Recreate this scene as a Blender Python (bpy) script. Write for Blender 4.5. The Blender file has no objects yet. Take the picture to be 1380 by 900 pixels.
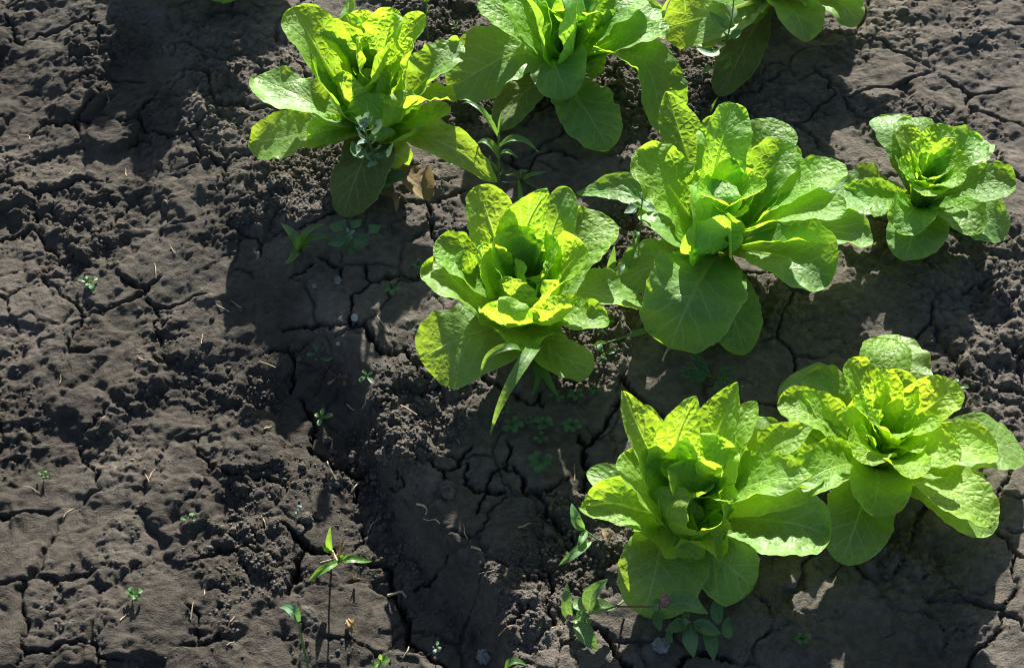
import bpy, math
import numpy as np
from mathutils import Vector, Matrix

# ---------------------------------------------------------------- camera, sky, sun
scene = bpy.context.scene
COL = scene.collection
PITCH = math.radians(55.0)
DIST = 1.9
FPX = 1900.0                                   # focal length in pixels of the 1380 px wide photograph
CAM = np.array([0.0, -DIST * math.cos(PITCH), DIST * math.sin(PITCH)])
FWD = np.array([0.0, math.cos(PITCH), -math.sin(PITCH)])
UPV = np.array([0.0, math.sin(PITCH), math.cos(PITCH)])

cd = bpy.data.cameras.new("camera")
cd.sensor_fit = 'HORIZONTAL'
cd.sensor_width = 36.0
cd.lens = FPX / 1380.0 * 36.0
cd.clip_start = 0.05
cd.clip_end = 2000.0
cam = bpy.data.objects.new("camera", cd)
COL.objects.link(cam)
cam.location = CAM
cam.rotation_euler = (math.pi / 2 - PITCH, 0.0, 0.0)
scene.camera = cam

SUN_EL = math.radians(25.0)
SUN_AZ = math.radians(5.0)                    # clockwise from +Y, the sun stands beyond the bed
sun_pos = Vector((math.sin(SUN_AZ) * math.cos(SUN_EL), math.cos(SUN_AZ) * math.cos(SUN_EL), math.sin(SUN_EL)))
sl = bpy.data.lights.new("sun", 'SUN')
sl.energy = 5.0
sl.angle = math.radians(0.55)
sl.color = (1.0, 0.95, 0.86)
sun = bpy.data.objects.new("sun", sl)
COL.objects.link(sun)
sun.rotation_euler = (-sun_pos).to_track_quat('-Z', 'Y').to_euler()
sun.location = (0, 3, 3)

world = bpy.data.worlds.new("World")
scene.world = world
world.use_nodes = True
wn = world.node_tree
wn.nodes.clear()
sky = wn.nodes.new('ShaderNodeTexSky')
sky.sky_type = 'NISHITA'
sky.sun_disc = False
sky.sun_elevation = SUN_EL
sky.sun_rotation = SUN_AZ
bg = wn.nodes.new('ShaderNodeBackground')
bg.inputs['Strength'].default_value = 0.05
wo = wn.nodes.new('ShaderNodeOutputWorld')
wn.links.new(sky.outputs[0], bg.inputs[0])
wn.links.new(bg.outputs[0], wo.inputs[0])

vs = scene.view_settings
vs.view_transform = 'Standard'
vs.look = 'None'
vs.exposure = 1.4
vs.gamma = 1.0
vs.use_curve_mapping = False
scene.cycles.filter_width = 1.1
scene.cycles.max_bounces = 12
scene.cycles.transmission_bounces = 9
scene.cycles.diffuse_bounces = 9
scene.cycles.sample_clamp_indirect = 4.0

# ---------------------------------------------------------------- helpers: noise
rng = np.random.default_rng(11)
_perm = np.random.default_rng(5).permutation(4096)
_gang = np.random.default_rng(6).random(4096) * 2 * math.pi
_rnd = np.random.default_rng(7).random((4096, 3))


def _hash(ix, iy):
    return _perm[(_perm[ix & 4095] + iy) & 4095]


def gnoise(x, y):
    """gradient noise, about -1..1"""
    x = np.asarray(x, float); y = np.asarray(y, float)
    ix = np.floor(x).astype(np.int64); iy = np.floor(y).astype(np.int64)
    fx = x - ix; fy = y - iy
    u = fx * fx * fx * (fx * (fx * 6 - 15) + 10); v = fy * fy * fy * (fy * (fy * 6 - 15) + 10)
    def g(dx, dy):
        a = _gang[_hash(ix + dx, iy + dy)]
        return np.cos(a) * (fx - dx) + np.sin(a) * (fy - dy)
    a = g(0, 0); b = g(1, 0); c = g(0, 1); d = g(1, 1)
    return 1.5 * ((a + (b - a) * u) * (1 - v) + (c + (d - c) * u) * v)


def fbm(x, y, oct=4, gain=0.5):
    s = 0; a = 1.0; f = 1.0
    for o in range(oct):
        s = s + a * gnoise(x * f + 13.7 * o, y * f - 7.3 * o); a *= gain; f *= 2.03
    return s


def worley(x, y, jitter=1.0):
    """F1, F2 and a random number of the nearest cell"""
    ix = np.floor(x).astype(np.int64); iy = np.floor(y).astype(np.int64)
    f1 = np.full(x.shape, 9.0); f2 = np.full(x.shape, 9.0); rid = np.zeros(x.shape)
    for dx in (-1, 0, 1):
        for dy in (-1, 0, 1):
            h = _hash(ix + dx, iy + dy)
            px_ = ix + dx + 0.5 + (_rnd[h, 0] - 0.5) * jitter
            py_ = iy + dy + 0.5 + (_rnd[h, 1] - 0.5) * jitter
            d = np.hypot(px_ - x, py_ - y)
            near = d < f1
            f2 = np.where(near, f1, np.minimum(f2, d))
            rid = np.where(near, _rnd[h, 2], rid)
            f1 = np.where(near, d, f1)
    return f1, f2, rid


def sstep(a, b, x):
    t = np.clip((x - a) / (b - a), 0, 1)
    return t * t * (3 - 2 * t)


# ---------------------------------------------------------------- helpers: places
def px(u, v, z=0.0):
    """world point on the level z (metres) that the photograph shows at pixel u, v"""
    d = FWD * FPX + np.array([1.0, 0, 0]) * (u - 690.0) + UPV * (450.0 - v)
    k = (z - CAM[2]) / d[2]
    return CAM + d * k


ROWP = px(712, 425, 0)[:2]
PERP = np.array([-0.868, -0.496])
ALONG = np.array([0.496, -0.868])


def relief(x, y):
    """the smooth shape of the bed and of the furrow beside it"""
    d = (x - ROWP[0]) * PERP[0] + (y - ROWP[1]) * PERP[1]
    a = (x - ROWP[0]) * ALONG[0] + (y - ROWP[1]) * ALONG[1]
    e = d + 0.03 * gnoise(a * 7.0 + 3.1, a * 0 + 1.7) + 0.012 * gnoise(a * 22.0, a * 0 + 9.0)
    bw = sstep(-0.17, 0.02, a)
    z = 0.007 * np.exp(-((e - 0.225) / 0.035) ** 2) - 0.060 * (bw * sstep(0.238, 0.282, e) + (1 - bw) * sstep(0.12, 0.62, e)) + 0.018 * bw * sstep(0.31, 0.42, d) + 0.025 * sstep(0.42, 0.80, d)
    z = z + 0.012 * fbm(x * 4.0 + 5, y * 4.0 + 2, 2)
    return z


def pts_to_world(pts, ground=None):
    """pts: (u, v, z cm above the local ground) -> world"""
    out = []
    for (u, v, z) in pts:
        g = ground if ground is not None else 0.0
        out.append(px(u, v, g + z * 0.01))
    return np.array(out)


# ---------------------------------------------------------------- materials
def new_mat(name):
    m = bpy.data.materials.new(name)
    m.use_nodes = True
    nt = m.node_tree
    nt.nodes.clear()
    return m, nt


class NT:
    """small node-tree writer"""
    def __init__(self, nt): self.nt = nt
    def n(self, kind, **kw):
        nd = self.nt.nodes.new(kind)
        for k, v in kw.items(): setattr(nd, k, v)
        return nd
    def put(self, sock, v):
        if v is None: return
        if isinstance(v, bpy.types.NodeSocket): self.nt.links.new(v, sock)
        elif isinstance(v, (tuple, list)) and len(v) == 3 and sock.type == 'RGBA': sock.default_value = (*v, 1)
        else: sock.default_value = v
    def math(self, op, a, b=None, c=None, clamp=False):
        nd = self.n('ShaderNodeMath', operation=op, use_clamp=clamp)
        self.put(nd.inputs[0], a)
        if b is not None: self.put(nd.inputs[1], b)
        if c is not None: self.put(nd.inputs[2], c)
        return nd.outputs[0]
    def step(self, a, b, x, lo=0.0, hi=1.0):
        nd = self.n('ShaderNodeMapRange', interpolation_type='SMOOTHSTEP')
        self.put(nd.inputs[0], x); self.put(nd.inputs[1], a); self.put(nd.inputs[2], b)
        self.put(nd.inputs[3], lo); self.put(nd.inputs[4], hi)
        return nd.outputs[0]
    def mix(self, f, a, b, mode='MIX'):
        nd = self.n('ShaderNodeMix', data_type='RGBA', blend_type=mode)
        self.put(nd.inputs[0], f); self.put(nd.inputs[6], a); self.put(nd.inputs[7], b)
        return nd.outputs[2]
    def noise(self, vec, scale, detail=3.0, rough=0.55, dist=0.0):
        nd = self.n('ShaderNodeTexNoise')
        self.put(nd.inputs['Vector'], vec)
        nd.inputs['Scale'].default_value = scale; nd.inputs['Detail'].default_value = detail
        nd.inputs['Roughness'].default_value = rough; nd.inputs['Distortion'].default_value = dist
        return nd.outputs[0]
    def bump(self, h, strength, dist, normal=None):
        nd = self.n('ShaderNodeBump')
        nd.inputs['Strength'].default_value = strength; nd.inputs['Distance'].default_value = dist
        self.put(nd.inputs['Height'], h)
        if normal is not None: self.put(nd.inputs['Normal'], normal)
        return nd.outputs[0]


def soil_material(name, base=(0.130, 0.114, 0.096), var=0.5, scale=1.0, ground=False):
    m, nt = new_mat(name)
    w = NT(nt)
    co = w.n('ShaderNodeTexCoord').outputs['Object']
    n1 = w.noise(co, 9.0 * scale, 4, 0.6)
    n2 = w.noise(co, 90.0 * scale, 5, 0.65)
    n3 = w.noise(co, 420.0 * scale, 4, 0.7)
    dk = tuple(c * (1 - var) for c in base)
    lt = tuple(min(1, c * (1 + var)) for c in base)
    c1 = w.mix(w.step(0.3, 0.7, n1), dk, lt)
    c2 = w.mix(w.step(0.35, 0.68, n2), tuple(c * 0.62 for c in base), tuple(c * 1.4 for c in base))
    c = w.mix(0.55, c1, c2)
    # pale mineral grains and dusty crust
    vor = w.n('ShaderNodeTexVoronoi'); w.put(vor.inputs['Vector'], co); vor.inputs['Scale'].default_value = 260.0 * scale
    grain = w.math('MULTIPLY', w.step(0.26, 0.12, vor.outputs['Distance']), w.step(0.62, 0.8, n2))
    c = w.mix(w.math('MULTIPLY', grain, 0.7), c, (0.33, 0.29, 0.24))
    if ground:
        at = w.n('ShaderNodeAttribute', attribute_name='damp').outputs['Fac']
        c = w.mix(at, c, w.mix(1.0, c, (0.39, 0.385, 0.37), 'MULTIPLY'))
    b = w.bump(w.math('ADD', n3, w.math('MULTIPLY', n2, 1.6)), 1.0, 0.0034)
    p = w.n('ShaderNodeBsdfPrincipled')
    w.put(p.inputs['Base Color'], c)
    p.inputs['Roughness'].default_value = 0.92
    p.inputs['Specular IOR Level'].default_value = 0.22
    w.put(p.inputs['Normal'], b)
    o = w.n('ShaderNodeOutputMaterial')
    nt.links.new(p.outputs[0], o.inputs[0])
    return m


def leaf_material(name, face, back, trans, tw=0.5, vein=(0.34, 0.46, 0.16), blister=0.0002, rough=0.42, spec=0.5,
                  veins=9.0, spots=None, rim=True, dust=0.0):
    """a leaf: a glossy face, a paler dull underside, light that comes through, branching side veins"""
    m, nt = new_mat(name)
    w = NT(nt)
    uv = w.n('ShaderNodeUVMap', uv_map='UVMap').outputs[0]
    sf = w.n('ShaderNodeUVMap', uv_map='surface').outputs[0]
    sp = w.n('ShaderNodeSeparateXYZ'); nt.links.new(uv, sp.inputs[0])
    x, t = sp.outputs[0], sp.outputs[1]
    a = w.math('ABSOLUTE', w.math('MULTIPLY', w.math('SUBTRACT', x, 0.5), 2.0))
    n1 = w.noise(sf, 18.0, 3); n2 = w.noise(sf, 70.0, 4, 0.6); n3 = w.noise(sf, 260.0, 3, 0.6)
    side = w.math('GREATER_THAN', x, 0.5)
    ph = w.math('SUBTRACT', w.math('MULTIPLY', t, veins), w.math('MULTIPLY', w.math('POWER', a, 0.8), 2.1))
    ph = w.math('ADD', ph, w.math('MULTIPLY', side, 0.45))
    ph = w.math('ADD', ph, w.math('MULTIPLY', w.math('SUBTRACT', n1, 0.5), 1.1))
    fr = w.math('ABSOLUTE', w.math('SUBTRACT', w.math('FRACT', ph), 0.5))
    lat = w.math('MULTIPLY', w.step(0.085, 0.0, fr), w.step(1.0, 0.25, a))
    vv = w.n('ShaderNodeTexVoronoi', feature='DISTANCE_TO_EDGE')
    dv = w.n('ShaderNodeVectorMath', operation='ADD')
    nz = w.n('ShaderNodeTexNoise'); nz.inputs['Scale'].default_value = 60
    nt.links.new(sf, nz.inputs['Vector'])
    sc = w.n('ShaderNodeVectorMath', operation='SCALE'); sc.inputs['Scale'].default_value = 0.008
    nt.links.new(nz.outputs['Color'], sc.inputs[0])
    nt.links.new(sf, dv.inputs[0]); nt.links.new(sc.outputs[0], dv.inputs[1])
    nt.links.new(dv.outputs[0], vv.inputs['Vector']); vv.inputs['Scale'].default_value = 115.0
    net = w.step(0.13, 0.0, vv.outputs['Distance'])
    mid = w.step(w.math('SUBTRACT', 0.13, w.math('MULTIPLY', t, 0.11)), 0.0, a)
    vm = w.math('MAXIMUM', w.math('MAXIMUM', mid, w.math('MULTIPLY', lat, 0.75)), w.math('MULTIPLY', net, 0.22))
    info = w.n('ShaderNodeObjectInfo')
    tint = info.outputs['Color']
    lo = tuple(c * 0.80 for c in face); hi = tuple(min(1, c * 1.25) for c in face)
    f = w.mix(w.step(0.3, 0.7, n1), lo, hi)
    f = w.mix(w.math('MULTIPLY', w.step(0.4, 0.75, n2), 0.35), f, hi)
    f = w.mix(w.math('MULTIPLY', w.step(0.30, 0.0, t), 0.75), f, vein)
    f = w.mix(w.math('MULTIPLY', vm, 0.9), f, vein)
    if rim:
        f = w.mix(w.math('MULTIPLY', w.step(0.955, 1.0, a), 0.6), f, (0.42, 0.50, 0.22))
    if spots:
        sm = w.math('MULTIPLY', w.step(0.62, 0.74, w.noise(sf, 34.0, 2)), 0.6)
        f = w.mix(sm, f, spots)
    if dust:
        dm = w.math('MULTIPLY', w.step(0.60, 0.72, w.noise(sf, 150.0, 4, 0.7)), w.step(0.45, 0.62, w.noise(sf, 11.0, 2), 0.08, dust))
        f = w.mix(dm, f, (0.13, 0.115, 0.09))
    f = w.mix(1.0, f, tint, 'MULTIPLY')
    bk = w.mix(w.math('MULTIPLY', vm, 0.7), back, vein)
    bk = w.mix(1.0, bk, tint, 'MULTIPLY')
    geo = w.n('ShaderNodeNewGeometry')
    col = w.mix(geo.outputs['Backfacing'], f, bk)
    tr = w.mix(w.math('MULTIPLY', w.step(0.35, 0.7, n2), 0.32), trans, tuple(c * 0.62 for c in trans))
    tr = w.mix(w.math('MULTIPLY', vm, 0.8), tr, tuple(min(0.97, c * 0.95 + 0.22) for c in trans))
    tr = w.mix(1.0, tr, tint, 'MULTIPLY')
    h = w.math('ADD', w.math('MULTIPLY', vm, -1.0), w.math('ADD', w.math('MULTIPLY', n2, 1.2), w.math('MULTIPLY', n3, 0.4)))
    h = w.math('ADD', h, w.math('MULTIPLY', w.step(0.0, 0.4, vv.outputs['Distance']), 1.4))
    b = w.bump(h, 0.9, blister)
    p = w.n('ShaderNodeBsdfPrincipled')
    w.put(p.inputs['Base Color'], col)
    w.put(p.inputs['Roughness'], w.step(0.3, 0.7, n2, rough - 0.05, rough + 0.14))
    p.inputs['Specular IOR Level'].default_value = spec
    w.put(p.inputs['Normal'], b)
    tl = w.n('ShaderNodeBsdfTranslucent')
    w.put(tl.inputs['Color'], tr); w.put(tl.inputs['Normal'], b)
    mx = w.n('ShaderNodeMixShader'); mx.inputs[0].default_value = tw
    nt.links.new(p.outputs[0], mx.inputs[1]); nt.links.new(tl.outputs[0], mx.inputs[2])
    o = w.n('ShaderNodeOutputMaterial')
    nt.links.new(mx.outputs[0], o.inputs[0])
    return m


def plain_material(name, base, rough=0.6, var=0.3, scale=120.0, tw=0.0, trans=None):
    m, nt = new_mat(name)
    w = NT(nt)
    co = w.n('ShaderNodeTexCoord').outputs['Object']
    n = w.noise(co, scale, 4, 0.6)
    c = w.mix(w.step(0.3, 0.7, n), tuple(x * (1 - var) for x in base), tuple(min(1, x * (1 + var)) for x in base))
    p = w.n('ShaderNodeBsdfPrincipled')
    w.put(p.inputs['Base Color'], c)
    p.inputs['Roughness'].default_value = rough
    p.inputs['Specular IOR Level'].default_value = 0.3
    w.put(p.inputs['Normal'], w.bump(n, 0.5, 0.0008))
    o = w.n('ShaderNodeOutputMaterial')
    out = p.outputs[0]
    if tw:
        tl = w.n('ShaderNodeBsdfTranslucent'); w.put(tl.inputs['Color'], trans or base)
        mx = w.n('ShaderNodeMixShader'); mx.inputs[0].default_value = tw
        nt.links.new(p.outputs[0], mx.inputs[1]); nt.links.new(tl.outputs[0], mx.inputs[2]); out = mx.outputs[0]
    nt.links.new(out, o.inputs[0])
    return m


M = {}
M['soil'] = soil_material('dry_soil', ground=True)
M['clod'] = soil_material('soil_clod', base=(0.135, 0.122, 0.106))
M['heart'] = leaf_material('lettuce_heart', (0.24, 0.44, 0.035), (0.26, 0.44, 0.06), (0.54, 0.84, 0.03), 0.58, blister=0.0007, rough=0.48)
M['mid'] = leaf_material('lettuce_leaf', (0.17, 0.36, 0.04), (0.21, 0.37, 0.10), (0.48, 0.77, 0.025), 0.5, spec=0.5, blister=0.00055, rough=0.5)
M['outer'] = leaf_material('lettuce_outer_leaf', (0.15, 0.325, 0.05), (0.19, 0.335, 0.12), (0.48, 0.73, 0.03), 0.42, spec=0.6, blister=0.00035,
                           vein=(0.34, 0.46, 0.23), rough=0.50, dust=0.6, veins=8)
M['old'] = leaf_material('lettuce_old_leaf', (0.10, 0.155, 0.04), (0.13, 0.18, 0.07), (0.28, 0.34, 0.03), 0.32,
                         vein=(0.24, 0.30, 0.14), rough=0.6, spec=0.3, spots=(0.14, 0.08, 0.03), dust=0.8)
M['dead'] = leaf_material('dead_leaf', (0.23, 0.17, 0.085), (0.26, 0.20, 0.11), (0.35, 0.25, 0.10), 0.2,
                          vein=(0.33, 0.26, 0.16), rough=0.75, spec=0.2, spots=(0.10, 0.06, 0.03))
M['rib'] = plain_material('lettuce_midrib', (0.33, 0.44, 0.17), 0.45, 0.12, 90, 0.8, (0.92, 0.98, 0.45))
M['goose'] = leaf_material('goosefoot_leaf', (0.055, 0.145, 0.055), (0.13, 0.22, 0.14), (0.16, 0.36, 0.04), 0.32,
                           vein=(0.16, 0.26, 0.14), veins=5, rough=0.5, rim=False)
M['goosetip'] = leaf_material('goosefoot_tip', (0.20, 0.31, 0.24), (0.25, 0.35, 0.28), (0.22, 0.36, 0.14), 0.25,
                              vein=(0.30, 0.40, 0.30), veins=5, rough=0.6, rim=False)
M['grass'] = leaf_material('grass_blade', (0.075, 0.19, 0.045), (0.10, 0.21, 0.08), (0.26, 0.50, 0.04), 0.4,
                           vein=(0.14, 0.25, 0.10), veins=0.3, rough=0.4, rim=False)
M['persi'] = leaf_material('knotweed_leaf', (0.06, 0.16, 0.05), (0.10, 0.20, 0.085), (0.20, 0.42, 0.04), 0.36,
                           vein=(0.18, 0.28, 0.12), veins=8, rough=0.42, rim=False, spots=(0.05, 0.07, 0.04))
M['seedling'] = leaf_material('seedling_leaf', (0.05, 0.135, 0.05), (0.09, 0.18, 0.08), (0.16, 0.36, 0.04), 0.3,
                              vein=(0.08, 0.17, 0.07), veins=3, rough=0.45, rim=False)
M['stem'] = plain_material('green_stem', (0.13, 0.22, 0.07), 0.5, 0.25, 60)
M['redstem'] = plain_material('red_stem', (0.17, 0.055, 0.045), 0.5, 0.3, 60)
M['straw'] = plain_material('dry_straw', (0.42, 0.34, 0.22), 0.7, 0.35, 90)
M['flower'] = plain_material('pink_blossom', (0.50, 0.20, 0.28), 0.6, 0.4, 300, 0.2, (0.6, 0.25, 0.3))
M['pale_stone'] = plain_material('pale_stone', (0.36, 0.36, 0.35), 0.75, 0.3, 130)
M['grey_stone'] = plain_material('grey_stone', (0.17, 0.18, 0.18), 0.7, 0.3, 110)


# ---------------------------------------------------------------- helpers: objects
def mesh_obj(name, verts, faces, mat, parent=None, uv=None, uv2=None, smooth=True):
    """faces: an (n, 4) or (n, 3) integer array"""
    me = bpy.data.meshes.new(name)
    verts = np.asarray(verts, np.float32); faces = np.asarray(faces, np.int32)
    k = faces.shape[1]
    me.vertices.add(len(verts)); me.vertices.foreach_set('co', verts.ravel())
    me.loops.add(faces.size); me.loops.foreach_set('vertex_index', faces.ravel())
    me.polygons.add(len(faces)); me.polygons.foreach_set('loop_start', np.arange(len(faces), dtype=np.int32) * k)
    me.update(calc_edges=True)
    if smooth:
        me.polygons.foreach_set('use_smooth', np.ones(len(faces), bool))
    if uv is not None:
        l = me.uv_layers.new(name='UVMap'); l.data.foreach_set('uv', np.asarray(uv, np.float32)[faces.ravel()].ravel())
    if uv2 is not None:
        l = me.uv_layers.new(name='surface'); l.data.foreach_set('uv', np.asarray(uv2, np.float32)[faces.ravel()].ravel())
    me.materials.append(mat)
    o = bpy.data.objects.new(name, me)
    COL.objects.link(o)
    if parent is not None:
        o.parent = parent
        p = parent; off = Vector((0, 0, 0))
        while p is not None:
            off += p.location; p = p.parent
        me.transform(Matrix.Translation(-off))
    return o


def thing(name, label, cat, loc, group=None):
    o = bpy.data.objects.new(name, None)
    o.empty_display_size = 0.02
    COL.objects.link(o)
    o.location = loc
    o['label'] = label; o['category'] = cat
    if group: o['group'] = group
    return o


def tag(o, label, cat, group=None):
    o['label'] = label; o['category'] = cat
    if group: o['group'] = group
    return o


def grid_faces(nt, ns):
    i = np.arange(nt - 1)[:, None] * ns + np.arange(ns - 1)[None, :]
    return np.stack([i, i + 1, i + ns + 1, i + ns], -1).reshape(-1, 4)


def spline(P, n):
    """smooth curve through the points, n samples at even arc length"""
    P = np.asarray(P, float)
    if len(P) == 2:
        f = lambda t: P[0] + (P[1] - P[0]) * t[:, None]
    else:
        Q = np.vstack([2 * P[0] - P[1], P, 2 * P[-1] - P[-2]])
        m = len(P) - 1
        def f(t):
            s = np.clip(t * m, 0, m - 1e-9); i = s.astype(int); r = (s - i)[:, None]
            a, b, c, d = Q[i], Q[i + 1], Q[i + 2], Q[i + 3]
            return 0.5 * (2 * b + (c - a) * r + (2 * a - 5 * b + 4 * c - d) * r ** 2 + (3 * b - a - 3 * c + d) * r ** 3)
    tt = np.linspace(0, 1, 200); C = f(tt)
    L = np.concatenate([[0], np.cumsum(np.linalg.norm(np.diff(C, axis=0), axis=1))])
    u = np.interp(np.linspace(0, L[-1], n), L, tt)
    return f(u), L[-1]


def tube(name, P, r0, r1, mat, parent, sides=7, n=None):
    n = n or max(6, 4 * len(P))
    C, L = spline(P, n)
    T = np.gradient(C, axis=0); T /= np.linalg.norm(T, axis=1)[:, None] + 1e-12
    ref = np.array([0.31, 0.17, 0.93]) if abs(T[:, 2]).mean() < 0.8 else np.array([1.0, 0.2, 0.1])
    A = np.cross(T, ref); A /= np.linalg.norm(A, axis=1)[:, None]
    B = np.cross(T, A)
    th = np.linspace(0, 2 * math.pi, sides, endpoint=False)
    r = np.linspace(r0, r1, n)
    V = C[:, None, :] + r[:, None, None] * (np.cos(th)[None, :, None] * A[:, None, :] + np.sin(th)[None, :, None] * B[:, None, :])
    i = np.arange(n - 1)[:, None] * sides + np.arange(sides)[None, :]
    j = np.arange(n - 1)[:, None] * sides + (np.arange(sides)[None, :] + 1) % sides
    F = np.stack([i, j, j + sides, i + sides], -1).reshape(-1, 4)
    return mesh_obj(name, V.reshape(-1, 3), F, mat, parent)


def prof_lettuce(t, wb=0.34, peak=0.62, tipexp=0.55):
    lo = wb + (1 - wb) * sstep(0, 1, np.clip(t / peak, 0, 1)) ** 0.9
    hi = np.clip(1 - (np.clip((t - peak) / (1 - peak), 0, 1)) ** 2.2, 0, 1) ** tipexp
    return np.where(t < peak, lo, hi)


def prof_heart(t):
    return prof_lettuce(t, 0.58, 0.62, 0.42)


def prof_point(t):
    lo = 0.5 + 0.5 * sstep(0, 0.55, t)
    hi = np.clip(1 - np.clip((t - 0.5) / 0.5, 0, 1) ** 1.75, 0, 1) ** 0.72
    return np.where(t < 0.5, lo, hi)


def prof_blade(t):
    return (0.55 + 0.45 * sstep(0, 0.35, t)) * np.clip(1 - np.clip((t - 0.35) / 0.65, 0, 1) ** 1.7, 0, 1)


def prof_lance(t):
    return np.clip(np.sin(math.pi * np.clip(t, 0, 1) ** 0.8), 0, 1) ** 0.85 * (1 - 0.15 * t) + 0.02


def prof_oval(t):
    return 0.08 + 0.92 * np.clip(np.sin(math.pi * np.clip((t - 0.08) / 0.92, 0, 1) ** 0.95), 0, 1) ** 0.7


def prof_spoon(t):
    return prof_lettuce(t, 0.16, 0.68, 0.5)


def prof_rhomb(t):
    a = np.where(t < 0.25, 0.06, 0.06 + 0.94 * np.clip((t - 0.25) / 0.22, 0, 1))
    b = np.clip((1 - t) / 0.53, 0, 1) ** 0.8
    return np.minimum(a, b)


_seed = [0]


def leaf_geo(P, width, axis, prof=prof_lettuce, cup=0.7, roll=0.0, twist=0.0, ruf=0.12, puck=0.0016, tooth=0.07,
             nt=66, ns=39, sidev=None, fold=0.0, wave=5.0, skew=0.35):
    """the sheet of one leaf along the points P; width in metres; axis: world point (x, y) the face looks to"""
    _seed[0] += 1
    sd = _seed[0] * 3.37
    C, L = spline(P, 160)
    tt = 1 - (1 - np.linspace(0, 1, nt)) ** 1.35
    idx = tt * 159
    Ct = np.stack([np.interp(idx, np.arange(160), C[:, k]) for k in range(3)], 1)
    T = np.gradient(C, axis=0); T /= np.linalg.norm(T, axis=1)[:, None] + 1e-12
    T = np.stack([np.interp(idx, np.arange(160), T[:, k]) for k in range(3)], 1)
    T /= np.linalg.norm(T, axis=1)[:, None] + 1e-12
    r = np.array([C[-1, 0] - axis[0], C[-1, 1] - axis[1], 0.0])
    if np.linalg.norm(r) < 1e-4: r = np.array([0, 1.0, 0])
    r /= np.linalg.norm(r)
    S = np.cross(r, [0, 0, 1.0]) if sidev is None else np.asarray(sidev, float)
    W = S[None, :] - (T @ S)[:, None] * T
    W /= np.linalg.norm(W, axis=1)[:, None] + 1e-12
    N = np.cross(W, T)
    want = np.array([0, 0, 0.75]) - 0.65 * r
    if (N[nt // 3: 2 * nt // 3] @ want).mean() < 0: N = -N
    ang = np.radians(roll + twist * tt)[:, None]
    W, N = W * np.cos(ang) + N * np.sin(ang), N * np.cos(ang) - W * np.sin(ang)
    s = np.linspace(-1, 1, ns)[None, :]
    t = tt[:, None]
    sk = skew * gnoise(np.array([sd]), np.array([sd * 2]))[0] * np.sin(math.pi * tt)
    left = 1 + sk + tooth * fbm(tt * L * 45 + sd, tt * 0 + sd, 4, .6); right = 1 - sk + tooth * fbm(tt * L * 45 - sd, tt * 0 + 2 * sd, 4, .6)
    pr = prof(tt)
    hw = 0.5 * width * np.where(s < 0, (pr * left)[:, None], (pr * right)[:, None])
    c = cup * (1.45 - 0.75 * t) + 1e-3
    X = hw * np.sin(c * s) / c
    H = hw * (1 - np.cos(c * s)) / c + fold * hw * np.abs(s)
    edge = np.abs(s) ** 2.4
    sg = np.where(s < 0, 0.0, 17.0)
    H = H + ruf * 0.5 * width * edge * (gnoise(t * wave + sg + sd, 0 * s + t * 0 + sd) + 0.45 * gnoise(t * wave * 2.6 + sg, 0 * s + sd)) * sstep(0.05, 0.4, t)
    mx = s * hw; my = t * L
    q = (mx * 1000 + sd * 31, my * 1000 + sd * 17)
    if puck:
        # blisters between the side veins
        ph = t * 9.0 - np.abs(s) ** 0.8 * 2.1 + np.where(s > 0, 0.45, 0.0) + 0.35 * gnoise(q[0] / 40, q[1] / 40)
        between = np.abs(np.sin(math.pi * (ph + 0.5)))
        f1, f2, _c = worley(q[0] / 7.0 + 0.35 * gnoise(q[0] / 9, q[1] / 9), q[1] / 5.2)
        bl = np.sqrt(np.clip(f2 - f1, 0, 1))
        amp = puck * sstep(0.0, 0.22, np.abs(s)) * sstep(0.08, 0.35, t) * (1 - 0.35 * np.abs(s))
        H = H + amp * (0.6 * between ** 0.7 + 0.75 * bl * (0.5 + 1.0 * _c) + 0.45 * gnoise(q[0] / 20, q[1] / 20) - 0.7)
    mid = np.exp(-(s / 0.10) ** 2)
    H = H - mid * 0.0012 * (1 - t)
    V = Ct[:, None, :] + W[:, None, :] * X[..., None] + N[:, None, :] * H[..., None]
    uv = np.stack([np.broadcast_to(s * 0.5 + 0.5, X.shape), np.broadcast_to(t, X.shape)], -1).reshape(-1, 2)
    uv2 = np.stack([mx + sd * 0.31, np.broadcast_to(my, X.shape) + sd * 0.17], -1).reshape(-1, 2)
    F = grid_faces(nt, ns)
    # wind the faces so that the normal is the upper side of the leaf
    v = V.reshape(-1, 3)
    f0 = F[(nt // 2) * (ns - 1) + ns // 2]
    nn = np.cross(v[f0[1]] - v[f0[0]], v[f0[3]] - v[f0[0]])
    if nn @ N[nt // 2] < 0: F = F[:, ::-1]
    return v, F, uv, uv2, Ct, N, L


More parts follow.
